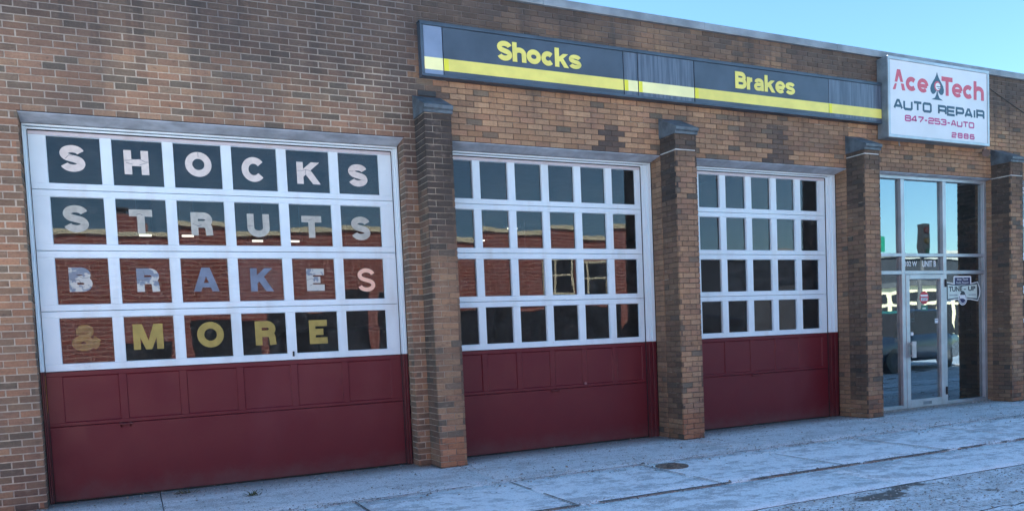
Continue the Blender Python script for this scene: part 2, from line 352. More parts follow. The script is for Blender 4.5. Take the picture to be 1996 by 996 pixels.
def put_hv(mb, ch, x0, x1, z0, z1, wd, y, th=.0015, mi=0):
    if ch in 'sea': wd *= .84
    for j, e in enumerate(HV[ch]):
        yy = y-.0003*j
        if e[0] == 's':
            P = [(x0+wd/2+p[0]*(x1-x0-wd), z0+wd/2+p[1]*(z1-z0-wd)) for p in e[1]]
            if ch in 'HTUEkhKBRra' and not (ch in 'BRar' ) :
                # run straight ends out to the edge of the box
                for q, w_ in ((0, 1), (-1, -2)):
                    a, b = Vector(P[q]), Vector(P[w_]); g = e[1][q]
                    if g[1] in (0, 1) and abs(a.x-b.x) < 1e-6 or (g[0] in (0, 1) and abs(a.y-b.y) < 1e-6 and ch in 'TE'): P[q] = tuple(a+(a-b).normalized()*wd/2)
            elif ch in 'RBr' and e[1][0] == (0, 0) and len(P) == 2:
                for q, g_ in ((0, -1), (1, 1)): P[q] = (P[q][0], P[q][1]+g_*wd/2)
            elif False: P[0] = (P[0][0], P[0][1]-wd/2)
            if ch in 'Ra' and e[1][-1][1] == 0: P[-1] = (P[-1][0], P[-1][1]-wd/2)
            stroke(mb, P, wd, yy, th, mi)
        else:
            Q = [(x0+p[0]*(x1-x0), z0+p[1]*(z1-z0)) for p in e[1]]
            ar = sum(a[0]*b[1]-b[0]*a[1] for a, b in zip(Q, Q[1:]+Q[:1]))
            if ar < 0: Q = Q[::-1]
            n = len(Q); i = len(mb.v); mb.v += [(q[0], yy-th, q[1]) for q in Q]+[(q[0], yy, q[1]) for q in Q]
            mb.f.append(tuple(i+k for k in range(n))); mb.m.append(mi); mb.c.append(None)
            for k in range(n): k2 = (k+1) % n; mb.f.append((i+k2, i+k, i+n+k, i+n+k2)); mb.m.append(mi); mb.c.append(None)
HW = {'S': .98, 'B': 1.0, 's': .88, 'h': .92, 'o': .98, 'c': .92, 'k': .97, 'r': .62, 'a': .93, 'e': .93, 'T': .9}
def put_word(B_, mat, txt, x0, x1, z0, z1, wd, y, th=.0015, xh=.75, gap=.035):
    """a word as separate letter objects"""
    u = (x1-x0)/(sum(HW[c] for c in txt)+gap*(len(txt)-1)); x = x0
    for c in txt:
        mb = MB(); put_hv(mb, c, x, x+HW[c]*u, z0, z1 if c in 'SBThk' else z0+(z1-z0)*xh, wd, y, th); B_(mb, 'letter', mat); x += (HW[c]+gap)*u
def word_sq(B_, mat, txt, x0, x1, z0, z1, y, wd, gap=.28, name='letter'):
    ws = [(.22 if ch == 'I' else (.55 if ch == '-' else 1)) for ch in txt]
    unit = (x1-x0-wd)/(sum(ws)+gap*(len(txt)-1)); x = x0
    for ch, q in zip(txt, ws):
        mb = MB(); put_sq(mb, ch, x, x+q*unit+wd, z0, z1, y, wd); B_(mb, 'digit' if ch in '0123456789' else ('dash' if ch == '-' else 'letter'), mat); x += (q+gap)*unit
def poly(mb, pts, y, th, mi=0):
    mb.prism([(p[0], p[1]) for p in pts], y-th, y, 'y', mi)

# ------------------------------------------------------------------ ground (setting)
t = MT('asphalt', rough=.9)
x, y, z = t.xyz()[0:3]
grain = t.noise(130, 4, .75); med = t.noise(3.5, 6, .65, (1, 1.7, 1)); big = t.noise(.7, 4, .6, (1, 2.2, 1), (5, 5, 0))
c = t.mix(t.ramp(grain, .35, .65), (.34, .35, .36), (.84, .85, .86))
c = t.mix(t.ramp(med, .44, .64, 0, .8), c, (.84, .88, .92))                 # salt residue
c = t.mix(t.ramp(t.noise(24, 4, .75), .52, .62, 0, .75), c, (.14, .14, .14)); c = t.mix(t.ramp(t.math('ADD', big, t.math('MULTIPLY', t.noise(6, 5, .7), .25)), .70, .745, 0, .9), c, (.10, .085, .07))              # bare dark patches
def crack(t, fx, y, y0, amp, sc, wd, off):
    nn = t.noise(sc, 4, .6, (1, .15, 1), (off, 0, 0)); yy = t.math('ADD', t.math('MULTIPLY', nn, amp), y0-amp/2)
    return t.ramp(t.math('ABSOLUTE', t.math('SUBTRACT', y, yy)), wd*.4, wd, 1, 0)
k = t.math('MAXIMUM', crack(t, x, y, -3.93, .22, .7, .014, 3), crack(t, x, y, -4.9, 1.1, .5, .012, 9))
vor = t.n('ShaderNodeTexVoronoi', feature='DISTANCE_TO_EDGE'); vor.inputs['Scale'].default_value = .8; t.l(t.pos(), vor.inputs[0])
c = t.mix(k, c, (.03, .03, .03)); t.col(c)
t.bump(t.math('SUBTRACT', t.math('ADD', t.math('MULTIPLY', grain, .5), med), t.math('MULTIPLY', k, 1.5)), .55, .012); M_asph = t.m
def conc(name, dark, lite, salt, grains):
    t = MT(name, rough=.8); x, y, z = t.xyz()[0:3]
    g = t.noise(110, 4, .8); med = t.noise(5.5, 10, .80, (1, 1.3, 1), (1, 2, 0), .3); st = t.noise(1.1, 5, .65, (.8, 2.2, 1), (8, 1, 0))
    fl = t.noise(13, 7, .78, (1, 1.5, 1))
    c = t.mix(t.ramp(g, .35, .65), dark, lite)
    c = t.mix(t.ramp(t.math('ADD', t.math('MULTIPLY', med, .6), t.math('MULTIPLY', st, .4)), .435, .525, 0, salt), c, (.88, .92, .95))
    sp = t.noise(26, 4, .75, (1, 1.3, 1), (3, 9, 0)); c = t.mix(t.ramp(sp, .56, .64, 0, grains*.8), c, (.16, .155, .15)); c = t.mix(t.ramp(sp, .42, .34, 0, grains*.7), c, (.85, .86, .87)); g2 = t.noise(70, 2, .8, (1, 1.2, 1), (2, 2, 0)); c = t.mix(t.ramp(g2, .56, .64, 0, .75), c, (.92, .94, .96)); c = t.mix(t.ramp(g2, .43, .34, 0, .65), c, (.13, .13, .13))
    c = t.mix(t.ramp(fl, .60, .70, 0, grains), c, (.11, .105, .10))
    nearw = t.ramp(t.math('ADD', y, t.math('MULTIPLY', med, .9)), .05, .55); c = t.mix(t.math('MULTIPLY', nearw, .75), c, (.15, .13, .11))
    t.col(c); t.bump(t.math('ADD', t.math('MULTIPLY', g, .5), fl), .5, .008); return t.m
M_slab = conc('salted_concrete', (.30, .315, .33), (.64, .67, .70), .95, .5)
M_apron = conc('exposed_aggregate', (.24, .25, .255), (.70, .71, .72), .50, .85)
M_gut = conc('lot_edge_concrete', (.30, .315, .33), (.62, .65, .68), .92, .5)

mb = MB(); mb.face([(-160,-160,-.03),(160,-160,-.03),(160,160,-.03),(-160,160,-.03)])
tag(mb.build('ground', plain('salted_asphalt', (.36, .44, .51), .9, 0, .15, .4)), kind='structure')  # salted far ground, kept pale and bluish to bounce light onto the facade
# the parking lot near the camera, gently uneven
mb = MB(); nx, ny = 150, 60; X0, X1, Y0, Y1 = -6, 24, -15.5, -3.90
for j in range(ny+1):
    for i in range(nx+1):
        px = X0+(X1-X0)*i/nx; py = Y1+(Y0-Y1)*(j/ny)**1.5
        edge = min(1, (Y1-py)*3)
        mb.v.append((px, py, -.006+edge*.016*noise.fractal(Vector((px*.9, py*.9, 0)), .8, 2, 4)-(.05 if j == ny or i in (0, nx) else 0)))
for j in range(ny):
    for i in range(nx):
        a = j*(nx+1)+i; mb.f.append((a, a+nx+1, a+nx+2, a+1)); mb.m.append(0); mb.c.append(None)
tag(mb.build('parking_lot', M_asph, smooth=True), kind='structure')
side = empty('sidewalk'); tag(side, kind='structure')
def slab(x0, x1, y0, y1, mat, name):
    mb = MB(); b = .008; tz = [random.uniform(-.003, .003) for _ in range(4)]
    ox, oy = x0, y0; n = 10
    xs = [x0, x0+b]+[x0+(x1-x0)*k/n for k in range(1, n)]+[x1-b, x1]; ys = [y0, y0+b]+[y0+(y1-y0)*k/6 for k in range(1, 6)]+[y1-b, y1]
    for jy, yy in enumerate(ys):
        for ix, xx in enumerate(xs):
            e = ix in (0, len(xs)-1) or jy in (0, len(ys)-1); u = (xx-x0)/(x1-x0); v = (yy-y0)/(y1-y0)
            zz = tz[0]*(1-u)*(1-v)+tz[1]*u*(1-v)+tz[2]*u*v+tz[3]*(1-u)*v + .004*noise.noise(Vector((xx*2, yy*2, 3)))
            wob = .006*noise.noise(Vector((xx*5, yy*5, 1))) if e else 0
            mb.v.append((xx+(wob if jy not in (0, len(ys)-1) else 0), yy+(wob if ix not in (0, len(xs)-1) else 0), zz-(.007 if e else 0)))
    W = len(xs)
    for j in range(len(ys)-1):
        for i in range(W-1):
            a = j*W+i; mb.f.append((a, a+1, a+W+1, a+W)); mb.m.append(0); mb.c.append(None)
    ring = [i for i in range(W)]+[j*W+W-1 for j in range(1, len(ys))]+[(len(ys)-1)*W+i for i in range(W-2, -1, -1)]+[j*W for j in range(len(ys)-2, 0, -1)]
    base = len(mb.v)
    for r in ring: vx = mb.v[r]; mb.v.append((vx[0], vx[1], -.09))
    for k in range(len(ring)):
        k2 = (k+1) % len(ring); mb.f.append((ring[k2], ring[k], base+k, base+k2)); mb.m.append(0); mb.c.append(None)
    return mb.build(name, mat, side, True)
for k in range(-5, 13):
    x0 = 1.78+1.565*k; slab(x0+.008, x0+1.557, -2.935, -1.600, M_slab, 'slab')
for k in range(-3, 6):
    x0 = 3.33+3.13*k; slab(x0+.004, x0+3.126, -1.565, .30, M_apron, 'apron_slab')
for k in range(-3, 6):
    x0 = 2.2+3.9*k; slab(x0+.005, x0+3.894, -3.915, -2.985, M_gut, 'edge_slab')
mb = MB(); mb.box(-6, 22, -3.92, .3, -.12, -.022); M_grit = plain('joint_grit', (.13, .125, .12), .95, 0, .6, 40); tag(mb.build('joint_bed', M_grit), kind='structure')
def joint(p, q, w0):
    mb = MB(); n = max(2, int((Vector(q)-Vector(p)).length/.06)); d = (Vector(q)-Vector(p)).normalized(); nn = Vector((-d.y, d.x, 0)); pr = None
    for k in range(n+1):
        c_ = Vector(p).lerp(Vector(q), k/n); a = w0*(1+.45*noise.noise(c_*6)+.3*noise.noise(c_*21)); b = w0*(1+.45*noise.noise(c_*6+Vector((9,9,9)))+.3*noise.noise(c_*17+Vector((3,3,3))))
        cur = (tuple(c_+nn*a), tuple(c_-nn*b))
        if pr and noise.noise(c_*3+Vector((0, 5, 0))) > -.22: mb.face([pr[1], cur[1], cur[0], pr[0]])
        pr = cur
    mb.build('joint_filler', M_grit, side)
joint((-6, -1.582, .0075), (20, -1.582, .0075), .011); joint((-6, -2.962, .0075), (20, -2.962, .0075), .026)
for k in range(-2, 10): joint((1.78+1.565*k, -2.93, .0078), (1.78+1.565*k, -1.60, .0078), .009)


# ------------------------------------------------------------------ the shop
shop = empty('repair_shop', (0, 0, 0))
tag(shop, 'long single storey brick auto repair shop with buttresses and burgundy and white garage doors', 'building')
COURSE, BL = .068, .2
TOPW = 5.44
OPEN = [(-.79, 2.945), (3.42, 6.475), (6.83, 9.872), (10.30, 13.25), (13.60, 16.65)]
HEAD = 3.74
WX0, WX1 = -5.0, 18.4
REC = .007
mb = MB()
xs = [WX0]+[q for p in OPEN for q in p]+[WX1]
for a, b in zip(xs[0::2], xs[1::2]): mb.box(a+(0 if a == WX0 else REC), b-(0 if b == WX1 else REC), REC, .20, -.05, HEAD)
mb.box(WX0, WX1, REC, .30, HEAD, TOPW)
wall = mb.build('brick_wall', M_mortar, shop)
BUT = [(3.095, 3.415), (6.485, 6.82), (9.88, 10.20), (13.25, 13.57)]
buts = []
for a, b in BUT:
    mb = MB(); mb.box(a+REC, b-REC, -.33+REC, REC+.002, -.05, 3.96); buts.append(mb.build('buttress', M_mortar, shop))

def nz(x, y, s): return noise.noise(Vector((x*s, y*s, 7.3)))
PAL_L = [(.36,.185,.135),(.33,.165,.12),(.30,.16,.125),(.27,.15,.12),(.22,.135,.11),(.38,.21,.15),(.25,.16,.13)]
PAL_R = [(.37,.20,.135),(.34,.18,.12),(.39,.22,.15),(.30,.165,.12),(.35,.18,.13)]
def bcol(x, z, zone):
    """colour of one fired brick: clay, flashing, soot stains, and a darker tone on buttress sides"""
    p = random.choice(PAL_R if x > 3.05 else PAL_L); v = random.uniform(.90, 1.12)
    if random.random() < (.08 if x > 3.05 else .13): p = random.choice([(.15,.115,.105),(.18,.13,.115),(.20,.135,.115)])
    gq = sum(p)/3; c = [(q*.86+gq*.14)*v*1.24 for q in p]; c[2] *= .84; c[1] *= 1.02; c[0] *= .98
    grey = 0.
    if zone == 'wall':
        s = z + .55*nz(x, z, .55)+.25*nz(x, z*2, 1.7)
        grey = max(0, min(1, (s-(3.95 if x < 3.05 else 4.45))/.75))*(.84 if x < 3.05 else .92)
        if x < 3.05: grey = max(grey, .25+.15*nz(x, z, .8))
        if x > 3.05 and z < 4.5: grey *= .15
        for cx, wz in ((5.72, .34), (8.55, .52)):                       # soot above the lintels
            if abs(x-cx) < .10+.30*max(0, (HEAD+wz-z))*random.uniform(.7, 1.1) and z < HEAD+wz: grey = max(grey, random.uniform(.75, 1))
        if 2.95 < x < 3.5 and 3.2 < z < 4.35: grey = max(grey, .75)
        if x < -.79 and z < .45: grey = max(grey, random.uniform(.2, .8))
        if 7.9 < x < 10 and 3.9 < z < 4.4: grey = max(grey, .45+.3*nz(x, z, 2))
        if x < -.79 and z < 3.7: c = [c[0]*1.12, c[1]*1.03, c[2]*.95]
    elif zone == 'front':
        b1 = 3 < x < 3.5
        grey = max(0, min(1, (z-(1.7 if b1 else 3.35)+.5*nz(x, z, 1.3))/(.8 if b1 else .3)))*(.95 if b1 else .8)
        if b1: grey = max(grey, .35+.4*nz(3, z, 1.1) if z > .6 else .05)
        if z < .28: c = [c[0]*1.05, c[1]*.84, c[2]*.80]
        if 9.8 < x < 10.3: grey = max(grey, .25)
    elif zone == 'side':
        grey = .66+.35*nz(x*3+z, z, .9)+(.3 if z > 3.1 else 0)  # side faces greyer and darker, more so near the top
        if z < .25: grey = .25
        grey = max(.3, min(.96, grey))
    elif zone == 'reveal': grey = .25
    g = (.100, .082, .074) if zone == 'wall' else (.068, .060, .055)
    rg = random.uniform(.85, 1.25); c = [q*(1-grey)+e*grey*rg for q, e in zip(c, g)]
    return tuple(max(.02, q) for q in c)

def brick_geo(a, b, z0, z1, jit=True):
    """front-chamfered brick in face coordinates (u, out, z): 12 verts, 9 faces"""
    ch = .0035; d = .03; o = random.uniform(-.0018, .0022) if jit else 0
    J = lambda: random.uniform(-.0014, .0014) if jit else 0
    f = [(a+ch+J(), o+J()*.5, z0+ch+J()), (b-ch+J(), o+J()*.5, z0+ch+J()), (b-ch+J(), o+J()*.5, z1-ch+J()), (a+ch+J(), o+J()*.5, z1-ch+J())]
    return f+[(a, o-ch, z0), (b, o-ch, z0), (b, o-ch, z1), (a, o-ch, z1)]+[(a, -d, z0), (b, -d, z0), (b, -d, z1), (a, -d, z1)]
BF = [(0,1,2,3),(4,5,1,0),(5,6,2,1),(6,7,3,2),(7,4,0,3),(8,9,5,4),(9,10,6,5),(10,11,7,6),(11,8,4,7)]
BRICKS = []   # (owner, origin, udir, ndir, a, b, z0, z1, colour, projected size)
camM = cam.matrix_world.inverted()
def pix(p):
    c = camM @ Vector(p)
    if c.z > -.1: return None
    return (998+F*c.x/-c.z, 746.15-F*c.y/-c.z)
def face_bricks(owner, org, u, n, width, z0, z1, holes, zone, bl=BL, phase=0, corner=None):
    nr = int(round((z1-z0)/COURSE))
    for r in range(nr):
        za = z0+r*COURSE
        left = org[0]+0 < 3.05
        jt = .0125 if left else .008
        off = (.0 if r % 2 == 0 else bl/2)+phase
        x = -off
        while x < width:
            a = max(0, x); b = min(width, x+bl)
            wx = org[0]+u[0]*(a+b)/2
            j = (.0125 if wx < 3.05 else .0075)+random.uniform(-.0015, .002)
            segs = [(a, b)]
            for (h0, h1, hz0, hz1) in holes:
                if za+COURSE/2 > hz0 and za+COURSE/2 < hz1:
                    ns = []
                    for s0, s1 in segs:
                        if h1 <= s0 or h0 >= s1: ns.append((s0, s1))
                        else:
                            if h0 > s0: ns.append((s0, h0))
                            if h1 < s1: ns.append((h1, s1))
                    segs = ns
            for s0, s1 in segs:
                if s1-s0 < .035: continue
                sx = random.uniform(-.003, .003) if wx < 3.05 else random.uniform(-.0015, .0015)
                e0 = s0 if s0 == 0 else s0+j/2+sx; e1 = s1 if s1 == width else s1-j/2+sx
                zb, zt = za+j/2+random.uniform(-.001, .001), za+COURSE-j/2+random.uniform(-.001, .001)
                if random.random() < .02 and wx < 3.05: zt -= .004
                cx, cy = org[0]+u[0]*(s0+s1)/2, org[1]+u[1]*(s0+s1)/2
                q = [pix((org[0]+u[0]*e, org[1]+u[1]*e, zz)) for e in (e0, e1) for zz in (zb, zt)]
                size = 0
                if None not in q:
                    mx = sum(p[0] for p in q)/4; my = sum(p[1] for p in q)/4
                    if 4 < mx < 1992 and 4 < my < 990: size = (abs(q[2][0]-q[0][0])+2)*abs(q[1][1]-q[0][1])
                    if cx > 3 and my > 0 and zone == 'wall' and (pix((cx, -.1, za))[1] < 232 and mx > 832 and cx < 12.9 and 4.44 < za < 5.06): size = 0
                BRICKS.append((owner, org, u, n, e0, e1, zb, zt, bcol(cx+ (cy if zone == 'side' else 0), za, zone), size))
            x += bl
holes = [(a-WX0, b-WX0, -1, HEAD) for a, b in OPEN]
face_bricks(wall, (WX0, 0, 0), (1, 0, 0), (0, -1, 0), WX1-WX0, 0, TOPW, holes, 'wall', phase=.06)
for X, s in ((-.79, 1), (2.945, -1), (3.42, 1), (6.475, -1), (6.83, 1), (9.872, -1), (13.25, -1), (13.60, 1), (16.65, -1)):
    if s > 0: face_bricks(wall, (X, .0, 0), (0, 1, 0), (1, 0, 0), .20, 0, HEAD, [], 'reveal')
    else: face_bricks(wall, (X, .20, 0), (0, -1, 0), (-1, 0, 0), .20, 0, HEAD, [], 'reveal')
for (a, b), ob in zip(BUT, buts):
    face_bricks(ob, (a, -.33, 0), (1, 0, 0), (0, -1, 0), b-a, 0, 3.944, [], 'front', phase=random.uniform(0, .1))
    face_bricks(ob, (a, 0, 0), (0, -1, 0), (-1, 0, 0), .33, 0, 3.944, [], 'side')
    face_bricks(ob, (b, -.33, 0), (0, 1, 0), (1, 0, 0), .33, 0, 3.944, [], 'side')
BRICKS.sort(key=lambda q: -q[9])
def place(br, pts):
    owner, org, u, n = br[:4]
    return [(org[0]+u[0]*p[0]+n[0]*p[1], org[1]+u[1]*p[0]+n[1]*p[1], p[2]) for p in pts]
# the bricks that show largest are objects; alike ones share mesh data
protos = {}
for br in BRICKS[:300]:
    owner, org, u, n, a, b, z0, z1, col, size = br
    L = round((b-a)/.01); key = (L, u, random.randrange(4))
    if key not in protos:
        w2, h2 = (b-a)/2, (z1-z0)/2; g = brick_geo(-w2, w2, -h2, h2); m = MB()
        m.v = [(u[0]*p[0]+n[0]*p[1], u[1]*p[0]+n[1]*p[1], p[2]) for p in g]; m.f = list(BF); m.m = [0]*9; m.c = [None]*9
        protos[key] = m.mesh('brick', M_brick_o)
    o = bpy.data.objects.new('brick', protos[key]); C.objects.link(o); o.parent = owner
    mid = (a+b)/2; o.location = (org[0]+u[0]*mid, org[1]+u[1]*mid, (z0+z1)/2); o.color = (*col, 1)
rest = {}
for br in BRICKS[300:]: rest.setdefault(br[0].name, []).append(br)
for nm, L in rest.items():
    m = MB()
    for br in L:
        i = len(m.v); m.v += place(br, brick_geo(br[4], br[5], br[6], br[7])); m.f += [tuple(i+k for k in f) for f in BF]; m.m += [0]*9; m.c += [br[8]]*9
    o = m.build('brick_courses', M_brick, L[0][0]); tag(o, kind='stuff')

# caps, coping, lintels
for k, ((a, b), ob) in enumerate(zip(BUT, buts)):
    zb = H+2.50; mb = MB()
    mb.prism([(.004, zb), (-.345, zb), (-.345, zb+.03), (-.372, zb+.045), (-.375, zb+.08), (.004, zb+.27)], a-.012, b+.012, 'x')
    o = recalc(mb.build('cap', M_cap, ob))
    if k == 0: tag(o, 'slate blue sloping cap, dented at its left side')
    zm = [None, 3.742, 3.885, 3.725][k]
    if zm:
        mb = MB(); mb.box(a-.006, b-.03, -.337, -.325, zm, zm+.012); mb.box(a-.007, a+.004, -.325, -.01, zm-.002, zm+.010)
        mb.build('mortar_bead', plain('bead', (.5, .5, .47), .8), ob)
mb = MB(); mb.bbox(3.15, 3.37, -.012, .0, H+2.775, H+2.835); mb.build('soot_blackened_brick', plain('sootbrick', (.045, .05, .055), .9), wall)
x = WX0; k = 0
while x < WX1:
    L = 2.45; mb = MB(); z0 = 5.437; e = random.uniform(-.003, .003)
    mb.prism([(-.042, z0+e), (-.046, z0+.012+e), (-.044, z0+.092+e), (-.034, z0+.100+e), (.34, z0+.106+e), (.34, z0+e)], x+.002, min(WX1, x+L)-.002, 'x')
    recalc(mb.build('coping', M_cope, shop)); x += L; k += 1
for a, b in OPEN:
    deep = .20 if abs(a-10.30) > .1 else .09
    mb = MB(); mb.prism([(-.006, HEAD-.010), (-.006, HEAD-.002), (deep+.02, HEAD-.002), (deep+.02, HEAD-(.052 if deep > .1 else .03))], a-.0, b+.0, 'x')
    recalc(mb.build('lintel', M_lintel, shop))
    mb = MB(); mb.box(a-.01, b+.02, -.0035, .003, HEAD+.001, HEAD+.0075); mb.build('lintel_gap', M_gap, shop)  # solid dark strip painting the shadow line over the lintel

# ------------------------------------------------------------------ garage doors
RZ = [(1.684, 2.143), (1.092, 1.555), (.500, .960), (-.083, .370)]      # panes, from the top row down
SEC = [2.25, 1.62, 1.028, .436, -.155]
def letter(door, ch, box, y, mat, bold=.070, cracks=(), lab=None):
    mb = MB(); put_hv(mb, ch, box[0], box[1], H+box[2], H+box[3], bold, y, .0015)
    for cpts in cracks: stroke(mb, [(p[0], H+p[1]) for p in cpts], .004, y-.0026, .0006, 1)
    o = mb.build('letter', [mat, M_crack], door)
    if lab: o['label'] = lab
    return o
def garage_door(idx, x0, x1, cols, ox0, ox1, label, handle_x, lock_x=None):
    """x0..x1 door face, cols = [(left,right)] of panes, ox0..ox1 masonry opening"""
    yf = .25
    mb = MB()
    # glazed sections: rails and stiles, butted
    for s, ((pz0, pz1)) in enumerate(RZ):
        zt, zb = SEC[s], SEC[s+1]
        if s: mb.bbox(x0, x1, yf, yf+.045, H+pz1, H+zt-.0025)
        mb.bbox(x0, x1, yf, yf+.045, H+zb+.0025, H+pz0)
        ed = [x0]+[q for c in cols for q in c]+[x1]
        for a, b in zip(ed[0::2], ed[1::2]): mb.box(a, b, yf+.0015, yf+.045, H+pz0, H+pz1)
    door = mb.build('garage_door', M_white, shop); door['label'] = label
    mb = MB(); mb.bbox(x0, x1, yf, yf+.045, H+RZ[0][1], H+SEC[0]); mb.build('top_rail', M_pink, door)
    mb = MB()
    for pz0, pz1 in RZ:                                                  # glazing beads
        for a, b in cols:
            w_ = .004; y0, y1 = yf+.006, yf+.022
            o_ = [(a, H+pz0), (b, H+pz0), (b, H+pz1), (a, H+pz1)]; i_ = [(a+w_, H+pz0+w_), (b-w_, H+pz0+w_), (b-w_, H+pz1-w_), (a+w_, H+pz1-w_)]
            for k in range(4):
                k2 = (k+1) % 4; mb.face([(o_[k][0], y0, o_[k][1]), (o_[k2][0], y0, o_[k2][1]), (i_[k2][0], y1, i_[k2][1]), (i_[k][0], y1, i_[k][1])])
                mb.face([(i_[k][0], y1, i_[k][1]), (i_[k2][0], y1, i_[k2][1]), (i_[k2][0], y1+.012, i_[k2][1]), (i_[k][0], y1+.012, i_[k][1])])
    mb.build('glazing_bead', M_white2, door)
    for pz0, pz1 in RZ:
        for a, b in cols:
            m = MB(); hw, hh = (b-a)/2-.004, (pz1-pz0)/2-.004; m.box(-hw, hw, -.002, .002, -hh, hh)
            o = m.build('pane', M_glass, door); o.location = ((a+b)/2, yf+.032, H+(pz0+pz1)/2)
            o.rotation_euler = (R(random.gauss(0, .26)), 0, R(random.gauss(0, .40)))
    # red sections
    zt, zm = SEC[4]-.0025, -.700
    p1, p0 = -.205, -.662
    mb = MB(); mb.bbox(x0, x1, yf, yf+.045, H+p1, H+zt); mb.bbox(x0, x1, yf, yf+.045, H+zm+.002, H+p0)
    pc = [(a-.012, b+.02) for a, b in cols]; ed = [x0]+[q for c in pc for q in c]+[x1]
    for a, b in zip(ed[0::2], ed[1::2]): mb.box(a, b, yf+.0015, yf+.045, H+p0, H+p1)
    mb.build('panelled_section', M_red, door)
    for a, b in pc:
        m = MB(); y0, y1 = yf+.002, yf+.012; w_ = .009
        o_ = [(a, H+p0), (b, H+p0), (b, H+p1), (a, H+p1)]; i_ = [(a+w_, H+p0+w_), (b-w_, H+p0+w_), (b-w_, H+p1-w_), (a+w_, H+p1-w_)]
        for k in range(4):
            k2 = (k+1) % 4; m.face([(o_[k][0], y0, o_[k][1]), (o_[k2][0], y0, o_[k2][1]), (i_[k2][0], y1, i_[k2][1]), (i_[k][0], y1, i_[k][1])])
        m.face([(p[0], y1, p[1]) for p in i_]); m.build('panel', M_red, door)
    mb = MB(); mb.bbox(x0, x1, yf-.004, yf+.04, .014, H+zm-.002); mb.box(x0, x1, yf+.0, yf+.03, .0, .014, 1); mb.build('bottom_section', [M_red, M_black], door)
    mb = MB(); hx = handle_x; mb.bbox(hx-.065, hx+.065, yf-.030, yf-.004, H-.722, H-.706); mb.box(hx-.05, hx-.035, yf-.004, yf+.003, H-.75, H-.69); mb.box(hx+.035, hx+.05, yf-.004, yf+.003, H-.75, H-.69)
    mb.build('lift_handle', M_redtrim, door)
    if lock_x:
        mb = MB(); mb.tube([(lock_x, yf-.012, H-.655), (lock_x, yf+.003, H-.655)], .018, 12); mb.build('lock', plain('lockmetal', (.25, .12, .14), .4, .3), door)
    # jamb and head trim
    mb = MB(); zr = -.150
    for (ja, jb, sgn) in ((ox0, x0, 1), (x1, ox1, -1)):
        if jb-ja < .01: continue
        wd = jb-ja; cuts = [ja+.002, ja+wd*.38, ja+wd*.72, jb] if sgn > 0 else [ja, ja+wd*.28, ja+wd*.62, jb-.002]
        ys = [.207, .228, .240] if sgn > 0 else [.240, .228, .207]
        for k in range(3):
            mb.bbox(cuts[k]+.0005, cuts[k+1]-.0005, ys[k], .31, H+zr, H+2.21, .003, 0)
            mb.bbox(cuts[k]+.0005, cuts[k+1]-.0005, ys[k], .31, .0, H+zr-.001, .003, 1)
    mb.bbox(ox0+.004, ox1-.004, .204, .31, H+2.214, H+2.232, .003, 0); mb.bbox(ox0+.01, ox1-.01, .224, .32, H+2.188, H+2.2055, .003, 0)
    mb.box(ox0+.006, ox1-.006, .222, .31, H+2.2325, H+2.243, 2); mb.box(ox0+.012, ox1-.012, .238, .31, H+2.206, H+2.2135, 2); mb.box(x0, x1, .2385, .249, H+2.178, H+2.1875, 2)  # last three boxes paint dark shade lines between the head mouldings
    for (ja, jb, sgn) in ((ox0, x0, 1), (x1, ox1, -1)):
        if jb-ja > .03: mb.box((jb-.004 if sgn > 0 else ja-.001), (jb+.001 if sgn > 0 else ja+.004), .236, .249, .0, H+2.18, 2)
    tr = mb.build('door_trim', [M_white2, M_redtrim, M_gap], shop)
    return door
c1 = [(-.598+.5705*k, -.598+.5705*k+.472) for k in range(6)]
d1 = garage_door(1, -.745, 2.872, c1, -.79, 2.945, 'wide garage door with SHOCKS STRUTS BRAKES & MORE lettered across its panes', -.07)
c2 = [(3.515+.4725*k, 3.515+.4725*k+.375) for k in range(6)]
d2 = garage_door(2, 3.43, 6.325, c2, 3.42, 6.475, 'middle garage door with plain panes under the word Shocks', 4.905, 5.36)
c3 = [(7.306+.4735*k, 7.306+.4735*k+.368) for k in range(5)]
d3 = garage_door(3, 7.15, 9.693, c3, 6.83, 9.872, 'narrower five pane wide garage door left of the entrance', 8.23)
c4 = [(13.83+.4735*k, 13.83+.4735*k+.368) for k in range(6)]
d4 = garage_door(4, 13.72, 16.5, c4, 13.60, 16.65, 'garage door beyond the last buttress at the right edge', 15.1)

yl = .25+.0290
def L1(ch, x0, x1, z0, z1, m, cr=(), b=.070, y=yl, lab=None): letter(d1, ch, (x0, x1, z0, z1), y, m, b, cr, lab)
L1('S', -.487, -.268, 1.805, 2.064, M_cream, [[(-.44,1.93),(-.41,1.965),(-.37,1.965)]], lab='white letter S, first of SHOCKS')
L1('H', .080, .308, 1.803, 2.045, M_cream, [[(.08,1.94),(.13,1.945),(.16,1.955),(.23,1.96),(.27,1.935),(.31,1.93)],[(.10,1.92),(.16,1.905)],[(.22,1.90),(.29,1.925)]], lab='cracked white letter H')
L1('O', .655, .914, 1.808, 2.065, M_cream, [[(.785,2.06),(.787,2.01)]])
L1('C', 1.217, 1.466, 1.780, 2.043, M_cream)
L1('K', 1.798, 2.055, 1.780, 2.020, M_cream, [[(1.80,1.925),(1.86,1.925),(1.90,1.94),(1.97,1.915)],[(1.90,1.94),(1.89,1.90),(1.905,1.86)]], lab='cracked white letter K')
L1('S', 2.373, 2.592, 1.775, 2.026, M_cream, [[(2.38,1.945),(2.43,1.945)]])
L1('S', -.497, -.276, 1.213, 1.478, M_cream2)
L1('T', .092, .308, 1.210, 1.452, M_cream2, [[(.16,1.40),(.19,1.41),(.22,1.395)]])
L1('R', .674, .895, 1.200, 1.440, M_cream2, [[(.69,1.32),(.74,1.30),(.78,1.31)],[(.73,1.30),(.80,1.285)]])
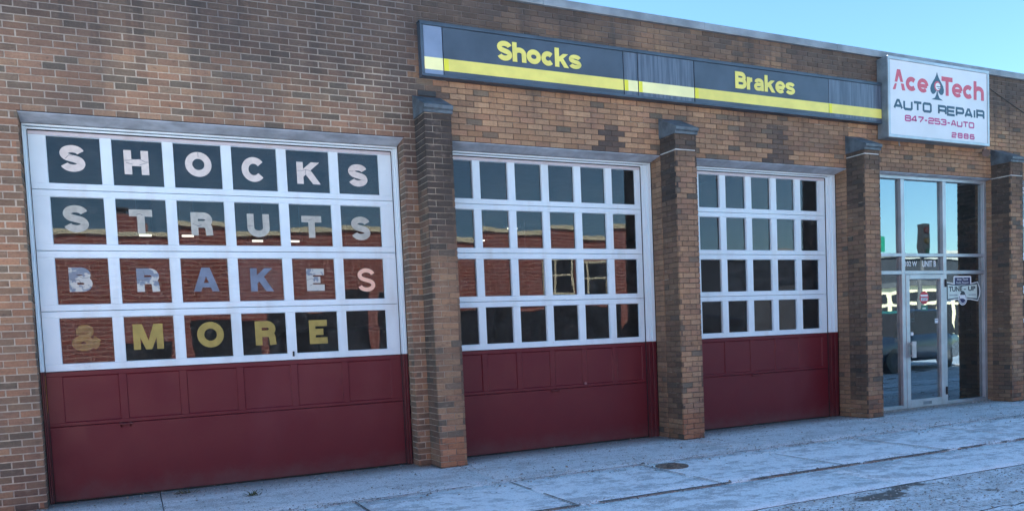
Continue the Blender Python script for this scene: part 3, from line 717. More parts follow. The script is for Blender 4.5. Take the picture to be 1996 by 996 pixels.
L1('U', 1.240, 1.472, 1.190, 1.438, M_cream2, [[(1.245,1.31),(1.30,1.312)]])
L1('T', 1.818, 2.037, 1.190, 1.430, M_cream2, [[(1.89,1.38),(1.93,1.395)]])
L1('S', 2.374, 2.594, 1.171, 1.436, M_cream2)
L1('B', -.486, -.282, .627, .868, M_foil, [[(-.48,.75),(-.40,.745),(-.38,.71)],[(-.42,.80),(-.36,.76),(-.30,.77)]], lab='crackled silver letter B')
L1('R', .122, .341, .618, .857, M_foil, [[(.125,.74),(.18,.735),(.23,.75)],[(.19,.83),(.20,.78)]])
L1('A', .660, .916, .612, .863, M_foil2)
L1('K', 1.238, 1.478, .605, .855, M_foil2)
L1('E', 1.838, 2.034, .602, .847, M_foil, [[(1.84,.72),(1.89,.74),(1.93,.72)],[(1.88,.79),(1.92,.77)],[(1.87,.66),(1.91,.68)]], lab='crackled silver letter E')
L1('S', 2.417, 2.618, .585, .850, M_peach, b=.046, lab='slim peach coloured letter S')
yb = .25+.0345+.0035
L1('&', -.502, -.228, .037, .302, M_ochre, y=yb); L1('M', .052, .335, .030, .290, M_ochre, y=yl)
L1('O', .663, .930, .022, .292, M_ochre, y=yl); L1('R', 1.253, 1.478, .022, .283, M_ochre, y=yl); L1('E', 1.834, 2.035, .012, .277, M_ochre, y=yl)
mb = MB(); mb.box(1.12, 1.58, .294, .296, H+.505, H+.955); mb.build('backing_card', plain('brown_card', (.035, .028, .03), .8), d1)
mb = MB(); mb.tube([(1.642, .24, H-.10), (1.642, .235, H-.06)], .010, 8); mb.box(1.632, 1.652, .238, .252, H-.115, H-.095); mb.build('latch', M_black, d1)

def dirt(p, q, w0):  # grimy dark strips that paint the contact shade along the bases
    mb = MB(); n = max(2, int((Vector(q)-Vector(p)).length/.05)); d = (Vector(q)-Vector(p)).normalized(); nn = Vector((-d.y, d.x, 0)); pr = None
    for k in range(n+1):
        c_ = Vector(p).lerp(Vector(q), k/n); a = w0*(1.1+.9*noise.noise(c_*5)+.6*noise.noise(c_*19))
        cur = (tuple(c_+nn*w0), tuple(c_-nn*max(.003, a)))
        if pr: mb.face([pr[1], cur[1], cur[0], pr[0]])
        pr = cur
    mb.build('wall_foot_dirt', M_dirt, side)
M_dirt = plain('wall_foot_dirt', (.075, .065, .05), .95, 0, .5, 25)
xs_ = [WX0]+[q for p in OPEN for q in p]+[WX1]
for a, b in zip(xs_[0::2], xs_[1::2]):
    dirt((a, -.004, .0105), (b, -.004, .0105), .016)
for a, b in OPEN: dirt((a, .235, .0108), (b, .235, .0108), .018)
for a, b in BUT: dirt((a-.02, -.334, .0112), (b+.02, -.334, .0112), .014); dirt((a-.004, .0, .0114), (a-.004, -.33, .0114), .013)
mb = MB(); mb.box(-.752, -.746, .236, .243, H-.55, H-.19); mb.build('rust_strip', plain('rust', (.42, .20, .05), .8), d1)

# ------------------------------------------------------------------ storefront entrance
YF = .09
mb = MB()
def fr(x0, x1, z0, z1, y0=YF, y1=.19): mb.bbox(x0, x1, y0, y1, H+z0, H+z1, .003)
fr(10.30, 10.37, -1.43, 2.262); fr(13.185, 13.25, -1.43, 2.262)
fr(10.372, 13.183, 2.212, 2.26)
fr(11.165, 11.245, -1.43, 2.21); fr(12.15, 12.228, -1.43, 2.21)
for a, b in ((10.372, 11.163), (11.247, 12.148), (12.23, 13.183)):
    fr(a, b, .995, 1.045); fr(a, b, .712, .770)
    if a != 11.247: fr(a, b, -1.43, -1.380)
store = mb.build('storefront_frame', M_alu, shop); store['label'] = 'aluminium framed glass entrance front under the phone number sign'
mb = MB(); mb.box(10.30, 13.25, YF-.05, .25, -.05, .022); mb.build('threshold', plain('sill_conc', (.24, .25, .24), .8, 0, .3, 20), shop)
def pane(par, a, b, z0, z1, y=.145, m=M_glass2):
    q = MB(); hw, hh = (b-a)/2, (z1-z0)/2; q.box(-hw, hw, -.003, .003, -hh, hh); o = q.build('pane', m, par)
    o.location = ((a+b)/2, y, H+(z0+z1)/2); o.rotation_euler = (R(random.gauss(0, .12)), 0, R(random.gauss(0, .12)))
for a, b in ((10.37, 11.165), (11.245, 12.15), (12.228, 13.185)):
    pane(store, a, b, 1.045, 2.212); pane(store, a, b, .770, .995)
    if a != 11.245: pane(store, a, b, -1.38, .712)
mb = MB(); mb.bbox(11.25, 11.335, YF-.005, .165, H-1.43, H+.706, .003); mb.bbox(12.075, 12.146, YF-.005, .165, H-1.43, H+.706, .003)
mb.bbox(11.337, 12.073, YF-.005, .165, H+.635, H+.706, .003); mb.bbox(11.337, 12.073, YF-.005, .165, H-1.43, H-1.305, .003)
ed = mb.build('entrance_door', M_alu, shop); ed['label'] = 'glazed aluminium entrance door with a red round decal'
pane(ed, 11.336, 12.074, -1.305, .636, .13)
mb = MB(); mb.box(11.30, 11.335, .025, .040, H-.62, H-.36); mb.box(11.335, 11.40, .027, .038, H-.40, H-.375); mb.box(11.30, 11.33, .040, .088, H-.41, H-.385); mb.box(11.30, 11.33, .040, .088, H-.60, H-.575)
mb.box(11.335, 11.40, .03, .036, H-.62, H-.36); mb.build('pull_handle', plain('pull', (.45, .44, .44), .4, .4), ed)
mb = MB(); mb.tube([(11.392, .12, H-.24), (11.392, .095, H-.24)], .03, 16); mb.build('lock', M_paper, ed)
mb = MB(); mb.bbox(12.178, 12.202, .066, .09, H-1.27, H-1.14, .002); mb.build('hinge', M_black, store)
mb = MB(); mb.bbox(12.178, 12.202, .066, .09, H+.50, H+.63, .002); mb.build('hinge', M_black, store)
mb = MB(); mb.box(11.62, 11.82, YF-.009, YF-.0052, H-1.395, H-1.345); mb.build('kick_label', M_aludark, ed)
# decals on the door glass
mb = MB(); mb.tube([(11.724, .1262, H+.335), (11.724, .1255, H+.335)], .105, 20)
mb.box(11.64, 11.81, .1246, .1254, H+.355, H+.385, 1); mb.box(11.645, 11.80, .1246, .1254, H+.285, H+.335, 1); put_text(mb, 'STOP', 11.665, 11.785, H+.29, H+.33, .1245, .0005, .02, 2)
recalc(mb.build('round_decal', [M_redd, M_paper, M_navyd], ed))
mb = MB(); mb.box(11.65, 11.80, .1256, .1262, H+.13, H+.215); mb.box(11.68, 11.76, .125, .1255, H+.15, H+.175, 1); mb.build('green_decal', [M_green, M_mint], ed)
mb = MB(); mb.box(11.975, 12.055, .1256, .1262, H-.085, H-.010); mb.box(11.985, 12.045, .1251, .1255, H-.04, H-.03, 1); mb.build('white_card', [M_paper, M_navyd], ed)
mb = MB(); mb.box(11.345, 11.50, .136, .137, H-.05, H+.19); mb.box(11.40, 11.485, .1355, .1359, H+.01, H+.10, 1); mb.box(11.35, 11.49, .1355, .1359, H+.115, H+.135, 2); mb.box(11.35, 11.49, .1355, .1359, H-.03, H-.012, 2)
mb.build('taped_notice', [M_paper, plain('sal', (.6, .3, .2), .6), M_green], ed)
# street number on the transom
mb = MB(); put_text(mb, '102 W', 11.31, 11.58, H+.845, H+.925, .1408, .0006, .01); put_text(mb, 'UNIT B', 11.71, 12.035, H+.835, H+.935, .1408, .0006, .02)
mb.build('unit_lettering', M_paper, store)
# neon word seen in the left sidelight
mb = MB(); put_text(mb, 'OPEN', 10.60, 10.94, H+.27, H+.42, .30, .012, .01); mb.build('open_letters', M_neon, store)
# badge in the right sidelight
mb = MB(); cx, cz, yb = 12.69, H+.42, .1408
def arcpts(x, z, r, a0, a1, n, sx=1): return [(x+r*sx*math.cos(R(a0+(a1-a0)*k/n)), z+r*math.sin(R(a0+(a1-a0)*k/n))) for k in range(n+1)]
def banner(hw, hh, dip, bump):
    return [(cx-hw, cz+hh), (cx-hw*.5, cz+hh-dip), (cx, cz+hh-dip*1.3), (cx+hw*.5, cz+hh-dip), (cx+hw, cz+hh),
            (cx+hw+.015, cz+hh*.72), (cx+hw+bump*.7, cz+hh*.55), (cx+hw+bump, cz+hh*.3), (cx+hw+bump*1.1, cz), (cx+hw+bump, cz-hh*.3), (cx+hw+bump*.7, cz-hh*.55), (cx+hw+.015, cz-hh*.72),
            (cx+hw, cz-hh), (cx+hw*.5, cz-hh+dip), (cx, cz-hh+dip*1.3), (cx-hw*.5, cz-hh+dip), (cx-hw, cz-hh),
            (cx-hw-.015, cz-hh*.72), (cx-hw-bump*.7, cz-hh*.55), (cx-hw-bump, cz-hh*.3), (cx-hw-bump*1.1, cz), (cx-hw-bump, cz+hh*.3), (cx-hw-bump*.7, cz+hh*.55), (cx-hw-.015, cz+hh*.72)][::-1]
poly(mb, banner(.40, .165, .028, .055), yb, .0006, 1); poly(mb, banner(.385, .148, .028, .045), yb-.0008, .0005, 0)
poly(mb, [(cx-.37, cz-.118), (cx, cz-.09), (cx+.37, cz-.118), (cx+.37, cz+.118), (cx, cz+.09), (cx-.37, cz+.118)], yb-.0015, .0005, 2)
poly(mb, [(cx-.225, cz+.06), (cx+.225, cz+.06), (cx+.225, cz+.245), (cx+.205, cz+.262), (cx-.205, cz+.262), (cx-.225, cz+.245)], yb-.0004, .0005, 1)
mb.box(cx-.195, cx+.195, yb-.0016, yb-.0010, cz+.12, cz+.235, 3)
put_text(mb, 'Ace Tech', cx-.14, cx+.14, cz+.185, cz+.225, yb-.0017, .0004, .01, 1); put_text(mb, 'Auto Repair', cx-.165, cx+.165, cz+.130, cz+.168, yb-.0017, .0004, .01, 1)
put_text(mb, 'TUNE', cx-.345, cx-.01, cz+.005, cz+.088, yb-.0022, .0005, .04, 0); put_text(mb, '-', cx+.03, cx+.085, cz+.03, cz+.045, yb-.0022, .0005, .02, 0); put_text(mb, 'UP', cx+.14, cx+.33, cz+.01, cz+.09, yb-.0022, .0005, .04, 0)
mb.box(cx-.33, cx-.13, yb-.0025, yb-.0021, cz-.065, cz-.045, 4); mb.box(cx+.15, cx+.34, yb-.0025, yb-.0021, cz-.065, cz-.045, 4)
poly(mb, arcpts(cx, cz-.115, .112, 0, 360, 24)[:-1], yb-.0026, .0004, 1); poly(mb, arcpts(cx, cz-.115, .095, 0, 360, 24)[:-1], yb-.0031, .0004, 0)
poly(mb, arcpts(cx, cz-.115, .083, 0, 360, 24)[:-1], yb-.0036, .0004, 1); poly(mb, arcpts(cx, cz-.115, .072, 180, 360, 14), yb-.0041, .0004, 3)
stroke(mb, [(cx-.085, cz-.06), (cx+.085, cz-.13)], .030, yb-.0046, .0004, 1); poly(mb, arcpts(cx, cz-.055, .065, 0, 180, 10), yb-.0042, .0004, 0)
recalc(mb.build('tune_up_badge', [plain('badge_dark', (.03, .05, .06), .5), M_paper, M_mint, M_navyd, plain('badge_grey', (.35, .42, .42), .6)], store))

# ------------------------------------------------------------------ sign band
sb = empty('sign_band', (3.22, -.05, H+2.98))
tag(sb, 'long dark blue and yellow sign band reading Shocks and Brakes above the garage doors', 'sign')
def B(mb, name, mats): 
    o = mb.build(name, mats); o.parent = sb; o.matrix_parent_inverse = Matrix.Translation(-Vector(sb.location)); return o
sx0, sx1, sz0, sz1 = 3.18, 10.545, H+2.972, H+3.572
mb = MB(); mb.box(sx0+.02, sx1, -.072, -.002, sz0+.01, sz1-.01)
mb.bbox(sx0, sx1, -.104, -.002, sz1-.032, sz1); mb.bbox(sx0, sx1, -.104, -.002, sz0, sz0+.030)
mb.bbox(sx0, sx0+.034, -.104, -.002, sz0+.0305, sz1-.0325); mb.box(sx0-.01, sx1, -.10, .0, sz1+.001, sz1+.010); B(mb, 'frame', M_signframe)
PN = [(3.216, 3.445, 'pale'), (3.450, 5.888, 'navy'), (5.898, 6.108, 'streak'), (6.116, 7.006, 'streak'), (7.014, 9.45, 'navy'), (9.452, 10.545, 'streak')]
for a, b, kd in PN:
    m = {'pale': M_pale, 'navy': M_navy, 'streak': M_streak}[kd]; za, zb = sz0+.031, sz1-.033
    mb = MB(); s0, s1 = H+3.052, H+3.188
    mb.bbox(a+.002, b-.002, -.092, -.073, za, zb, .003)
    o = B(mb, 'sign_panel', m)
    lab = {3.450: 'dark panel with the yellow word Shocks', 7.014: 'dark panel with the yellow word Brakes', 3.216: 'pale blue end panel'}.get(a)
    if lab: o['label'] = lab
    mb = MB(); mb.box(a+.003, b-.003, -.0935, -.0922, s0, s1, 0); mb.box(a+.003, min(b-.003, a+.06), -.0942, -.0936, s0+.001, s1-.001, 1)
    B(mb, 'stripe', [M_yel2 if kd == 'pale' or a in (5.898, 6.116) else M_yel, M_yel3 if kd != 'pale' else M_yel2])
put_word(B, M_yel, 'Shocks', 4.13, 5.27, H+3.245, H+3.472, .058, -.0925, .006)
put_word(B, M_yel, 'Brakes', 7.705, 8.79, H+3.245, H+3.472, .055, -.0925, .006)

# ------------------------------------------------------------------ light box sign
bx = empty('light_box_sign', (10.55, -.1, H+2.76))
tag(bx, 'white light box sign with red Ace Tech lettering and a spade above the entrance', 'sign')
def B2(mb, name, mats, fix=False):
    o = mb.build(name, mats); o.parent = bx; o.matrix_parent_inverse = Matrix.Translation(-Vector(bx.location)); return recalc(o) if fix else o
ax0, ax1, az0, az1 = 10.550, 12.895, H+2.757, H+3.952
mb = MB(); mb.box(ax0, ax1, -.196, -.012, az0, az1); mb.box(ax0+.2, ax0+.26, -.012, .0, az0+.1, az1-.1); mb.box(ax1-.3, ax1-.24, -.012, 0, az0+.1, az1-.1); B2(mb, 'cabinet', M_aludark)
mb = MB(); w_ = .042
mb.bbox(ax0-.004, ax1+.004, -.216, -.1965, az1-w_, az1+.004); mb.bbox(ax0-.004, ax1+.004, -.216, -.1965, az0-.004, az0+w_)
mb.bbox(ax0-.004, ax0+w_, -.216, -.1965, az0+w_+.0005, az1-w_-.0005); mb.bbox(ax1-w_, ax1+.004, -.216, -.1965, az0+w_+.0005, az1-w_-.0005); B2(mb, 'retainer_frame', M_alu)
mb = MB(); mb.box(ax0+w_+.001, ax1-w_-.001, -.204, -.197, az0+w_+.001, az1-w_-.001); B2(mb, 'sign_face', M_acry)
yy = -.2045; mb = MB()
def redw(s, x0, x1, z0, z1, b):
    put_word(B2, M_tred, s, x0, x1, H+z0, H+z1, .070, yy, .0012, b)
redw('ce', 10.945, 11.45, 3.475, 3.69, 1)
mb = MB(); poly(mb, [(10.655, H+3.47), (10.715, H+3.47), (10.745, H+3.56), (10.705, H+3.56)][::-1], yy, .0012); poly(mb, [(10.86, H+3.47), (10.93, H+3.47), (10.895, H+3.57), (10.835, H+3.57)][::-1], yy, .0012)
poly(mb, [(10.70, H+3.585), (10.755, H+3.585), (10.79, H+3.68), (10.825, H+3.592), (10.885, H+3.592), (10.825, H+3.775), (10.755, H+3.775)][::-1], yy, .0012)
B2(mb, 'letter', M_tred, True)
redw('T', 11.755, 12.015, 3.475, 3.765, 1); redw('ech', 12.00, 12.775, 3.470, 3.765, .74)
mb = MB(); sxc = 11.652
half = [(0, 3.82), (.022, 3.765), (.055, 3.715), (.10, 3.66), (.14, 3.61), (.158, 3.56), (.150, 3.51), (.118, 3.478), (.075, 3.478), (.038, 3.505), (.018, 3.535)]
spade = [(sxc+a, H+z) for a, z in half]+[(sxc-a, H+z) for a, z in half[::-1][:-1]]
poly(mb, spade, yy, .0012, 0)
poly(mb, [(sxc-.13, H+3.392), (sxc+.13, H+3.392), (sxc+.11, H+3.402), (sxc+.05, H+3.425), (sxc+.02, H+3.48), (sxc+.008, H+3.535), (sxc-.008, H+3.535), (sxc-.02, H+3.48), (sxc-.05, H+3.425), (sxc-.11, H+3.402)], yy-.0002, .0012, 0)
poly(mb, arcpts(sxc+.005, H+3.605, .075, 0, 360, 20)[:-1], yy-.0014, .0004, 2); poly(mb, arcpts(sxc+.015, H+3.60, .056, 0, 360, 20)[:-1], yy-.0019, .0004, 1)
mb.box(sxc-.02, sxc+.075, yy-.0026, yy-.0021, H+3.592, H+3.604, 0); mb.box(sxc+.01, sxc+.06, yy-.0026, yy-.0021, H+3.565, H+3.575, 0)
B2(mb, 'spade_emblem', [M_tblue, M_paper, M_tred], True)
word_sq(B2, M_tblue, 'AUTO', 10.665, 11.520, H+3.178, H+3.333, yy, .038); word_sq(B2, M_tblue, 'REPAIR', 11.665, 12.785, H+3.168, H+3.322, yy, .038)
word_sq(B2, M_tmag, '847-253-AUTO', 10.912, 12.528, H+3.012, H+3.110, yy, .023, gap=.30)
word_sq(B2, M_tmag, '2886', 11.98, 12.533, H+2.836, H+2.922, yy, .022, gap=.55)
mb = MB(); mb.tube([(10.97, -.05, az0), (10.97, -.05, az0-.05)], .008, 6); mb.tube([(10.97, -.05, az0-.05), (10.985, -.05, az0-.075)], .012, 6); B2(mb, 'cable_stub', M_aludark)

# small wall fittings
lt = empty('flood_lamp', (13.0, 0, H+2.70)); tag(lt, 'small brown flood lamp below the right corner of the light box sign', 'lamp')
def BL2(mb, name, m, root):
    o = mb.build(name, m); o.parent = root; o.matrix_parent_inverse = Matrix.Translation(-Vector(root.location)); return o
M_brz = plain('bronze_lamp', (.16, .11, .10), .5, .2)
mb = MB(); mb.tube([(13.08, .0, H+2.73), (13.08, -.02, H+2.73)], .045, 12); BL2(mb, 'mount', M_brz, lt)
mb = MB(); mb.tube([(13.08, -.02, H+2.73), (13.06, -.07, H+2.70), (13.02, -.10, H+2.66)], .012, 8); BL2(mb, 'arm', M_brz, lt)
mb = MB(); mb.tube([(13.04, -.09, H+2.70), (12.93, -.13, H+2.665)], [.03, .06], 12); BL2(mb, 'lamp_head', M_brz, lt)
cb = MB(); cb.tube([(12.93, -.006, H+3.88), (13.05, -.006, H+3.835), (13.165, -.006, H+3.79), (13.5, -.006, H+3.665), (14.14, -.006, H+3.44), (15.0, -.006, H+3.16), (16, -.006, H+2.9)], .007, 6)
tag(cb.build('wall_cable', M_black), 'thin dark cable sagging across the brickwork right of the light box sign', 'cable')
uc = empty('utility_cover', (5.13, -1.87, 0)); tag(uc, 'small round rusty iron cover set in the sidewalk in front of the second buttress', 'utility cover')
t = MT('rusty_iron', rough=.8); t.col(t.mix(t.ramp(t.noise(30, 4), .4, .6), (.10, .085, .075), (.26, .20, .16))); t.bump(t.noise(60, 3), .8, .01); M_rust = t.m
mb = MB(); mb.tube([(5.13, -1.87, -.04), (5.13, -1.87, .009)], .175, 24); BL2(mb, 'ring', M_rust, uc)
mb = MB(); mb.tube([(5.13, -1.87, .0095), (5.13, -1.87, .013)], .14, 24)
for k in range(-3, 4): mb.box(5.13-.11, 5.13+.11, -1.87+k*.032-.007, -1.87+k*.032+.007, .0131, .017)
BL2(mb, 'lid', M_rust, uc)

# grit along the foot of the wall, dead weeds
mb = MB(); rnd = random.Random(3)
def stone(x, y, s, z=0.004):
    i = len(mb.v); a0 = rnd.uniform(0, 6)
    for k in range(4): a = a0+k*PI/2+rnd.uniform(-.4, .4); mb.v.append((x+s*math.cos(a)*rnd.uniform(.6, 1.2), y+s*math.sin(a)*rnd.uniform(.6, 1.2), z))
    mb.v.append((x+rnd.uniform(-.3, .3)*s, y+rnd.uniform(-.3, .3)*s, z+s*rnd.uniform(.4, .9)))
    g = rnd.choice([(.20,.20,.20),(.32,.32,.31),(.42,.42,.41),(.13,.12,.11),(.24,.19,.15)])
    for k in range(4): mb.f.append((i+k, i+(k+1) % 4, i+4)); mb.m.append(0); mb.c.append(g)
for _ in range(7500):
    x = rnd.uniform(-1.5, 15); q = rnd.random()
    y = .22-abs(rnd.gauss(0, .32)) if q < .35 else (-1.58+rnd.gauss(0, .07+.10*(x > 2)) if q < .6 else (-2.96+rnd.gauss(0, .05) if q < .72 else rnd.uniform(-1.6, .1)))
    if any(a-.02 < x < b+.02 and y > -.35 for a, b in BUT): y -= .5
    if y > -.03 and not any(a < x < b for a, b in OPEN): y = -.04-abs(rnd.gauss(0, .05))
    stone(x, y, rnd.uniform(.003, .012)*(1.7 if rnd.random() < .08 else 1))
for _ in range(4200): stone(rnd.uniform(2.5, 13), -3.95-abs(rnd.gauss(0, .8)), rnd.uniform(.004, .013), .002)
t = MT('grit_stone', rough=.9); a = t.n('ShaderNodeVertexColor', layer_name='bc'); t.col(a.outputs[0]); tag(mb.build('gravel', t.m), 'loose grey grit scattered along the foot of the wall and in the joints', 'gravel', kind='stuff')
for k, (wx, wy, lab) in enumerate(((.42, -.02, 'dry brown weed tuft growing at the foot of the lettered garage door'), (1.02, -.62, 'flattened olive weed tuft in the grit in front of the lettered garage door'))):
    mb = MB(); r = random.Random(k)
    for _ in range(46):
        a = r.uniform(0, 2*PI); l = r.uniform(.03, .10); h = r.uniform(.008, .05); x = wx+r.gauss(0, .05); y = wy+r.gauss(0, .03)
        dx, dy = math.cos(a)*l, math.sin(a)*l; wv = .003
        mb.face([(x-dy*.05-wv, y, .004), (x+dy*.05+wv, y, .004), (x+dx, y+dy, .006+h)])
        mb.face([(x-wv, y-wv, .004), (x+wv, y+wv, .004), (x+dx*.7, y+dy*.7, .008+h*.5)])
    tag(mb.build('weed', plain('weed%d' % k, ((.10, .085, .05), (.07, .075, .03))[k], .8)), lab, 'weed')

# ------------------------------------------------------------------ inside the shop
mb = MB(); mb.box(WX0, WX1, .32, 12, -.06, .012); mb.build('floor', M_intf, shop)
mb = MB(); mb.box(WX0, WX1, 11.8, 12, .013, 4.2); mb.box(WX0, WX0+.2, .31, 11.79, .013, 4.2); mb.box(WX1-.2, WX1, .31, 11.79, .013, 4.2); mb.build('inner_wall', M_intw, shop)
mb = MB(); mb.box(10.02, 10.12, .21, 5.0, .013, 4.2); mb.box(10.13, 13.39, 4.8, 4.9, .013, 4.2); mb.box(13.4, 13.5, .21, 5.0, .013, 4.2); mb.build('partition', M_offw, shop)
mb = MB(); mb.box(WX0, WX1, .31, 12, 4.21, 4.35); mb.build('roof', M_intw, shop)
def cam_hit(px, py, z):
    c = rt*((px-998)/F)+up*(-(py-746.15)/F)+fw; t_ = (z-H)/c.z; return Vector((0, -8.8, H))+c*t_
lamps = [(.4, 6.9), (1.1, 6.9), (2.4, 7.5), (3.1, 7.5), (6.8, 5.2), (6.9, 7.0), (4.6, 9.8), (8.6, 8.5)]
lamp_lab = ['ceiling tube lamp seen through the third pane of the STRUTS row', 'ceiling tube lamp just right of the one behind the letter R', 'ceiling tube lamp seen below the letter U', 'ceiling tube lamp just right of the one below the letter U',
            'ceiling tube lamp nearest the middle garage door', 'ceiling tube lamp second from the middle garage door', 'ceiling tube lamp by the back wall of the workshop', 'ceiling tube lamp deep behind the middle garage door']
for (lx, ly), lab in zip(lamps, lamp_lab):
    L = empty('ceiling_lamp', (lx, ly, 3.50)); tag(L, lab, 'lamp', 'tube lamps hanging in the workshop')
    mb = MB(); mb.box(-.16, .16, -.06, .06, .03, .07); mb.tube([(-.12, 0, .07), (-.12, 0, .70)], .006, 5); mb.tube([(.12, 0, .07), (.12, 0, .70)], .006, 5); mb.build('housing', M_aludark, L)
    mb = MB(); mb.tube([(-.10, 0, .012), (.10, 0, .012)], .020, 8); mb.build('tube', M_tube, L)

# ------------------------------------------------------------------ across the street (seen in the panes)
def tex_brick(name, c1, c2, mor):
    t = MT(name, rough=.9); tc = t.n('ShaderNodeNewGeometry'); mp = t.n('ShaderNodeMapping'); mp.inputs['Rotation'].default_value = (PI/2, 0, 0)
    t.l(tc.outputs['Position'], mp.inputs[0]); b = t.n('ShaderNodeTexBrick'); b.inputs['Scale'].default_value = 1
    b.inputs['Brick Width'].default_value = .45; b.inputs['Row Height'].default_value = .14; b.inputs['Mortar Size'].default_value = .018
    b.inputs['Color1'].default_value = (*c1, 1); b.inputs['Color2'].default_value = (*c2, 1); b.inputs['Mortar'].default_value = (*mor, 1); t.l(mp.outputs[0], b.inputs[0])
    t.col(b.outputs[0]); return t.m
M_ob = tex_brick('red_facing_brick', (.33, .085, .06), (.26, .07, .05), (.50, .27, .20))
M_stone = plain('cream_stone', (.92, .80, .52), .8); M_roofd = plain('roof_grey', (.09, .095, .10), .8)
ob = empty('brick_building', (0, -20, 0)); tag(ob, 'long sunlit red brick building with cream parapet, mirrored in the garage doors', 'building')
YO = -20
def BO(mb, name, m, root=ob):
    o = mb.build(name, m); o.parent = root; o.matrix_parent_inverse = Matrix.Translation(-Vector(root.location)); return o
mb = MB(); mb.box(-34, 20, -34, YO, -.05, 5.50); BO(mb, 'wall', M_ob)
mb = MB(); mb.box(-34.1, 20.1, -34.1, YO+.12, 5.50, 5.66); BO(mb, 'parapet', M_stone)
mb = MB(); mb.box(-.35, 1.15, YO-1, YO+.02, 5.661, 5.95); mb.box(-.15, .95, YO-.9, YO, 5.951, 6.2)
ch = BO(mb, 'chimney', M_ob)
mb = MB(); mb.tube([(.4, YO-.45, 6.2), (.4, YO-.45, 6.4)], .15, 12); mb.box(.15, .65, YO-.7, YO-.2, 6.4, 6.44); BO(mb, 'chimney_pot', M_roofd)
for (a, b, z0, z1) in ((14.8, 16.6, 2.8, 4.3), (16.9, 18.9, 2.8, 4.3)):
    mb = MB(); mb.box(a, b, YO+.002, YO+.03, z0, z1); wn = BO(mb, 'window', M_black)
    mb = MB()
    for zz in (z0, (z0+z1)/2, z1-.08): mb.box(a, b, YO+.031, YO+.08, zz, zz+.08)
    for xx in (a, (a+b)/2, b-.08): mb.box(xx, xx+.08, YO+.081, YO+.09, z0, z1)
    BO(mb, 'window_frame', M_stone)
for a, b, hh in ((-.1, 1.5, 1.7), (1.8, 4.3, 2.55), (4.6, 8.4, 2.9), (8.8, 12.8, 2.8), (13.2, 19.4, 2.6)):
    mb = MB(); mb.box(a, b, YO+.002, YO+.02, 0, hh); BO(mb, 'dark_door', M_black)
gb = empty('grey_building', (38, -34, 0)); tag(gb, 'low grey flat roofed building beyond the street, mirrored in the right garage door', 'building')
mb = MB(); mb.box(22, 75, -60, -36, -.05, 6.4); BO(mb, 'wall', plain('grey_render', (.035, .042, .052), .9), gb)
mb = MB(); mb.box(21.8, 75.2, -60.2, -35.8, 6.401, 6.75); BO(mb, 'parapet', plain('pale_metal', (.50, .50, .44), .6), gb)
cbg = empty('cream_shop', (46, -27, 0)); tag(cbg, 'small cream shop front beyond the street, mirrored in the entrance glass', 'building')
mb = MB(); mb.box(39, 54, -33, -27.21, -.05, 3.6); BO(mb, 'side_wall', M_roofd, cbg)
mb = MB(); mb.box(39, 54, -27.2, -27, -.05, 3.6); BO(mb, 'wall', M_stone, cbg)
for k in range(9):
    mb = MB(); mb.box(39.3+1.62*k, 40.5+1.62*k, -26.998, -26.97, .3 if k % 3 else .0, 2.4); mb.box(39.4+1.62*k, 40.4+1.62*k, -26.998, -26.97, 2.6, 3.2); BO(mb, 'window', M_black, cbg)
mb = MB(); mb.box(38.8, 54.2, -33.2, -26.7, 3.601, 3.9); BO(mb, 'roof', M_roofd, cbg)
tl = empty('traffic_light', (28.7, -13.0, 0)); tag(tl, 'traffic light on a dark pole, mirrored in the glass above the entrance door', 'traffic light')
mb = MB(); mb.tube([(28.7, -13, 0), (28.7, -13, 5.2)], [.10, .07], 10); mb.box(28.45, 28.95, -13.25, -12.75, -.02, .15); BO(mb, 'pole', M_roofd, tl)
mb = MB(); mb.box(28.5, 28.9, -12.92, -12.70, 3.9, 5.2); BO(mb, 'signal_head', M_black, tl)
for k, c_ in enumerate(((.03, .006, .006), (.03, .02, .005), (.005, .02, .012))):
    mb = MB(); mb.tube([(28.7, -12.70, 4.95-.40*k), (28.7, -12.64, 4.95-.40*k)], .12, 12); BO(mb, 'lamp_lens', plain('lens%d' % k, c_, .3), tl)

ss = empty('street_sign', (26.3, -13.2, 0)); tag(ss, 'green street sign board on a grey pole, mirrored in the left entrance glass', 'sign')
mb = MB(); mb.tube([(26.3, -13.2, 0), (26.3, -13.2, 5.0)], .05, 8); BO(mb, 'pole', M_roofd, ss)
mb = MB(); mb.box(25.8, 27.1, -13.14, -13.12, 4.15, 4.75); BO(mb, 'board', plain('sign_green', (.01, .22, .13), .5), ss)
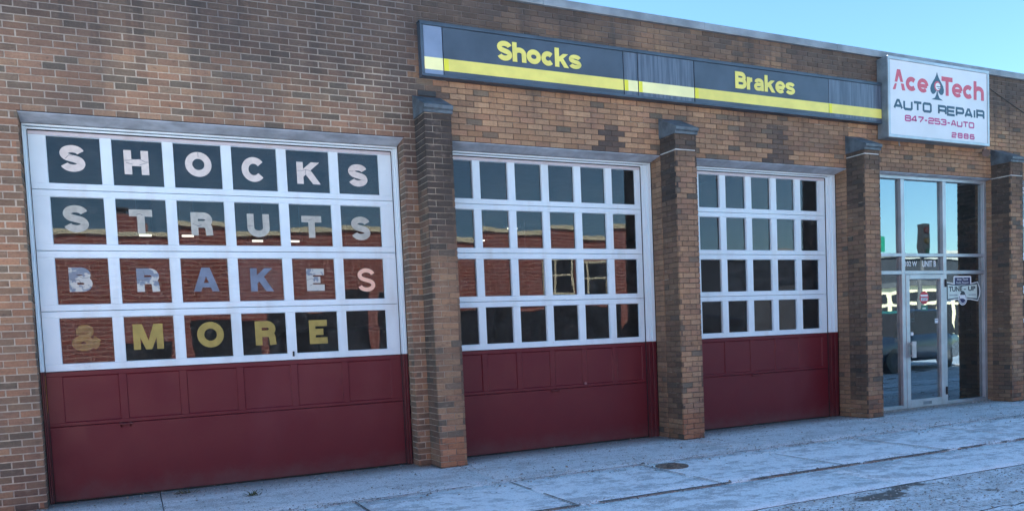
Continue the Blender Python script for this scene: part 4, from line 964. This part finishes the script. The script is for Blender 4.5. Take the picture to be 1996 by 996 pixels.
# two parked cars behind the camera's right shoulder, seen only in the glass
def car(name, loc, rz, col, lab):
    root = empty(name, loc); root.rotation_euler.z = rz; tag(root, lab, 'car', 'cars parked on the lot')
    cm = MT('car_paint', col, .22); cm.b.inputs['Coat Weight'].default_value = .6
    st = [(-2.30,.55,.80,.62),(-2.22,.30,.98,.86),(-1.6,.26,1.04,.92),(-.6,.26,1.04,.93),(.6,.26,1.04,.93),(1.3,.26,1.02,.92),(1.95,.28,.96,.88),(2.28,.36,.80,.74)]
    m = MB(); rings = []
    for x, zb, zt, hw in st:
        i = len(m.v); pr = [(-hw+.05, zb), (-hw, zb+.12), (-hw, zt-.22), (-hw+.05, zt-.06), (-hw+.16, zt), (hw-.16, zt), (hw-.05, zt-.06), (hw, zt-.22), (hw, zb+.12), (hw-.05, zb)]
        m.v += [(x, p[0], p[1]) for p in pr]; rings.append(i)
    for a, b in zip(rings, rings[1:]):
        for k in range(10): k2 = (k+1) % 10; m.f.append((a+k, a+k2, b+k2, b+k)); m.m.append(0); m.c.append(None)
    m.f.append(tuple(rings[0]+k for k in range(10))); m.f.append(tuple(rings[-1]+k for k in reversed(range(10)))); m.m += [0, 0]; m.c += [None, None]
    body = recalc(m.build('body', cm.m, root, True))
    m = MB(); rings = []
    for x, z, hw in ((-2.15, 1.0, .84), (-1.85, 1.58, .70), (-1.4, 1.72, .66), (.1, 1.74, .66), (.55, 1.66, .68), (1.32, 1.0, .84)):
        i = len(m.v); lo = 1.0 if z > 1.01 else .98; m.v += [(x, -hw-(z-1)*.2, lo), (x, -hw, max(lo+.01, z-.06)), (x, -hw+.08, z), (x, hw-.08, z), (x, hw, max(lo+.01, z-.06)), (x, hw+(z-1)*.2, lo)]; rings.append(i)
    for a, b in zip(rings, rings[1:]):
        for k in range(5): m.f.append((a+k, a+k+1, b+k+1, b+k)); m.m.append(1 if k in (0, 4) or (a == rings[0]) or (b == rings[-1]) else 0); m.c.append(None)
    recalc(m.build('cabin', [cm.m, M_black], root))
    for sx in (-1.42, 1.42):
        for sy in (-.80, .80):
            m = MB(); m.tube([(sx, sy-.12, .34), (sx, sy+.12, .34)], .34, 20); wh = m.build('wheel', M_black, root)
            m = MB(); e = .125 if sy > 0 else -.125; m.tube([(sx, sy+e*.9, .34), (sx, sy+e, .34)], .19, 16); m.build('rim', M_roofd, wh)
    for sy in (-.62, .62):
        m = MB(); m.box(2.24, 2.30, sy-.16, sy+.16, .66, .78); m.build('headlight', M_paper, root)
        m = MB(); m.box(-2.32, -2.25, sy-.12, sy+.12, .72, .92); m.build('tail_light', M_redd, root)
    for sy in (-1.02, 1.02):
        m = MB(); m.box(.75, .95, sy-.08, sy+.08, 1.02, 1.16); m.build('mirror', M_black, root)
    m = MB(); m.box(2.27, 2.32, -.42, .42, .48, .66); m.build('grille', M_black, root)
    return root
car('parked_car', (13.2, -6.9, 0), R(4), (.03, .035, .045), 'dark grey car parked on the lot, mirrored in the right garage door')
car('parked_car', (20.2, -7.4, 0), R(172), (.012, .02, .035), 'dark blue car parked on the lot, mirrored in the entrance glass')
car('parked_car', (3.4, 5.2, 0), R(-82), (.02, .022, .025), 'black car standing inside the workshop behind the lettered garage door')
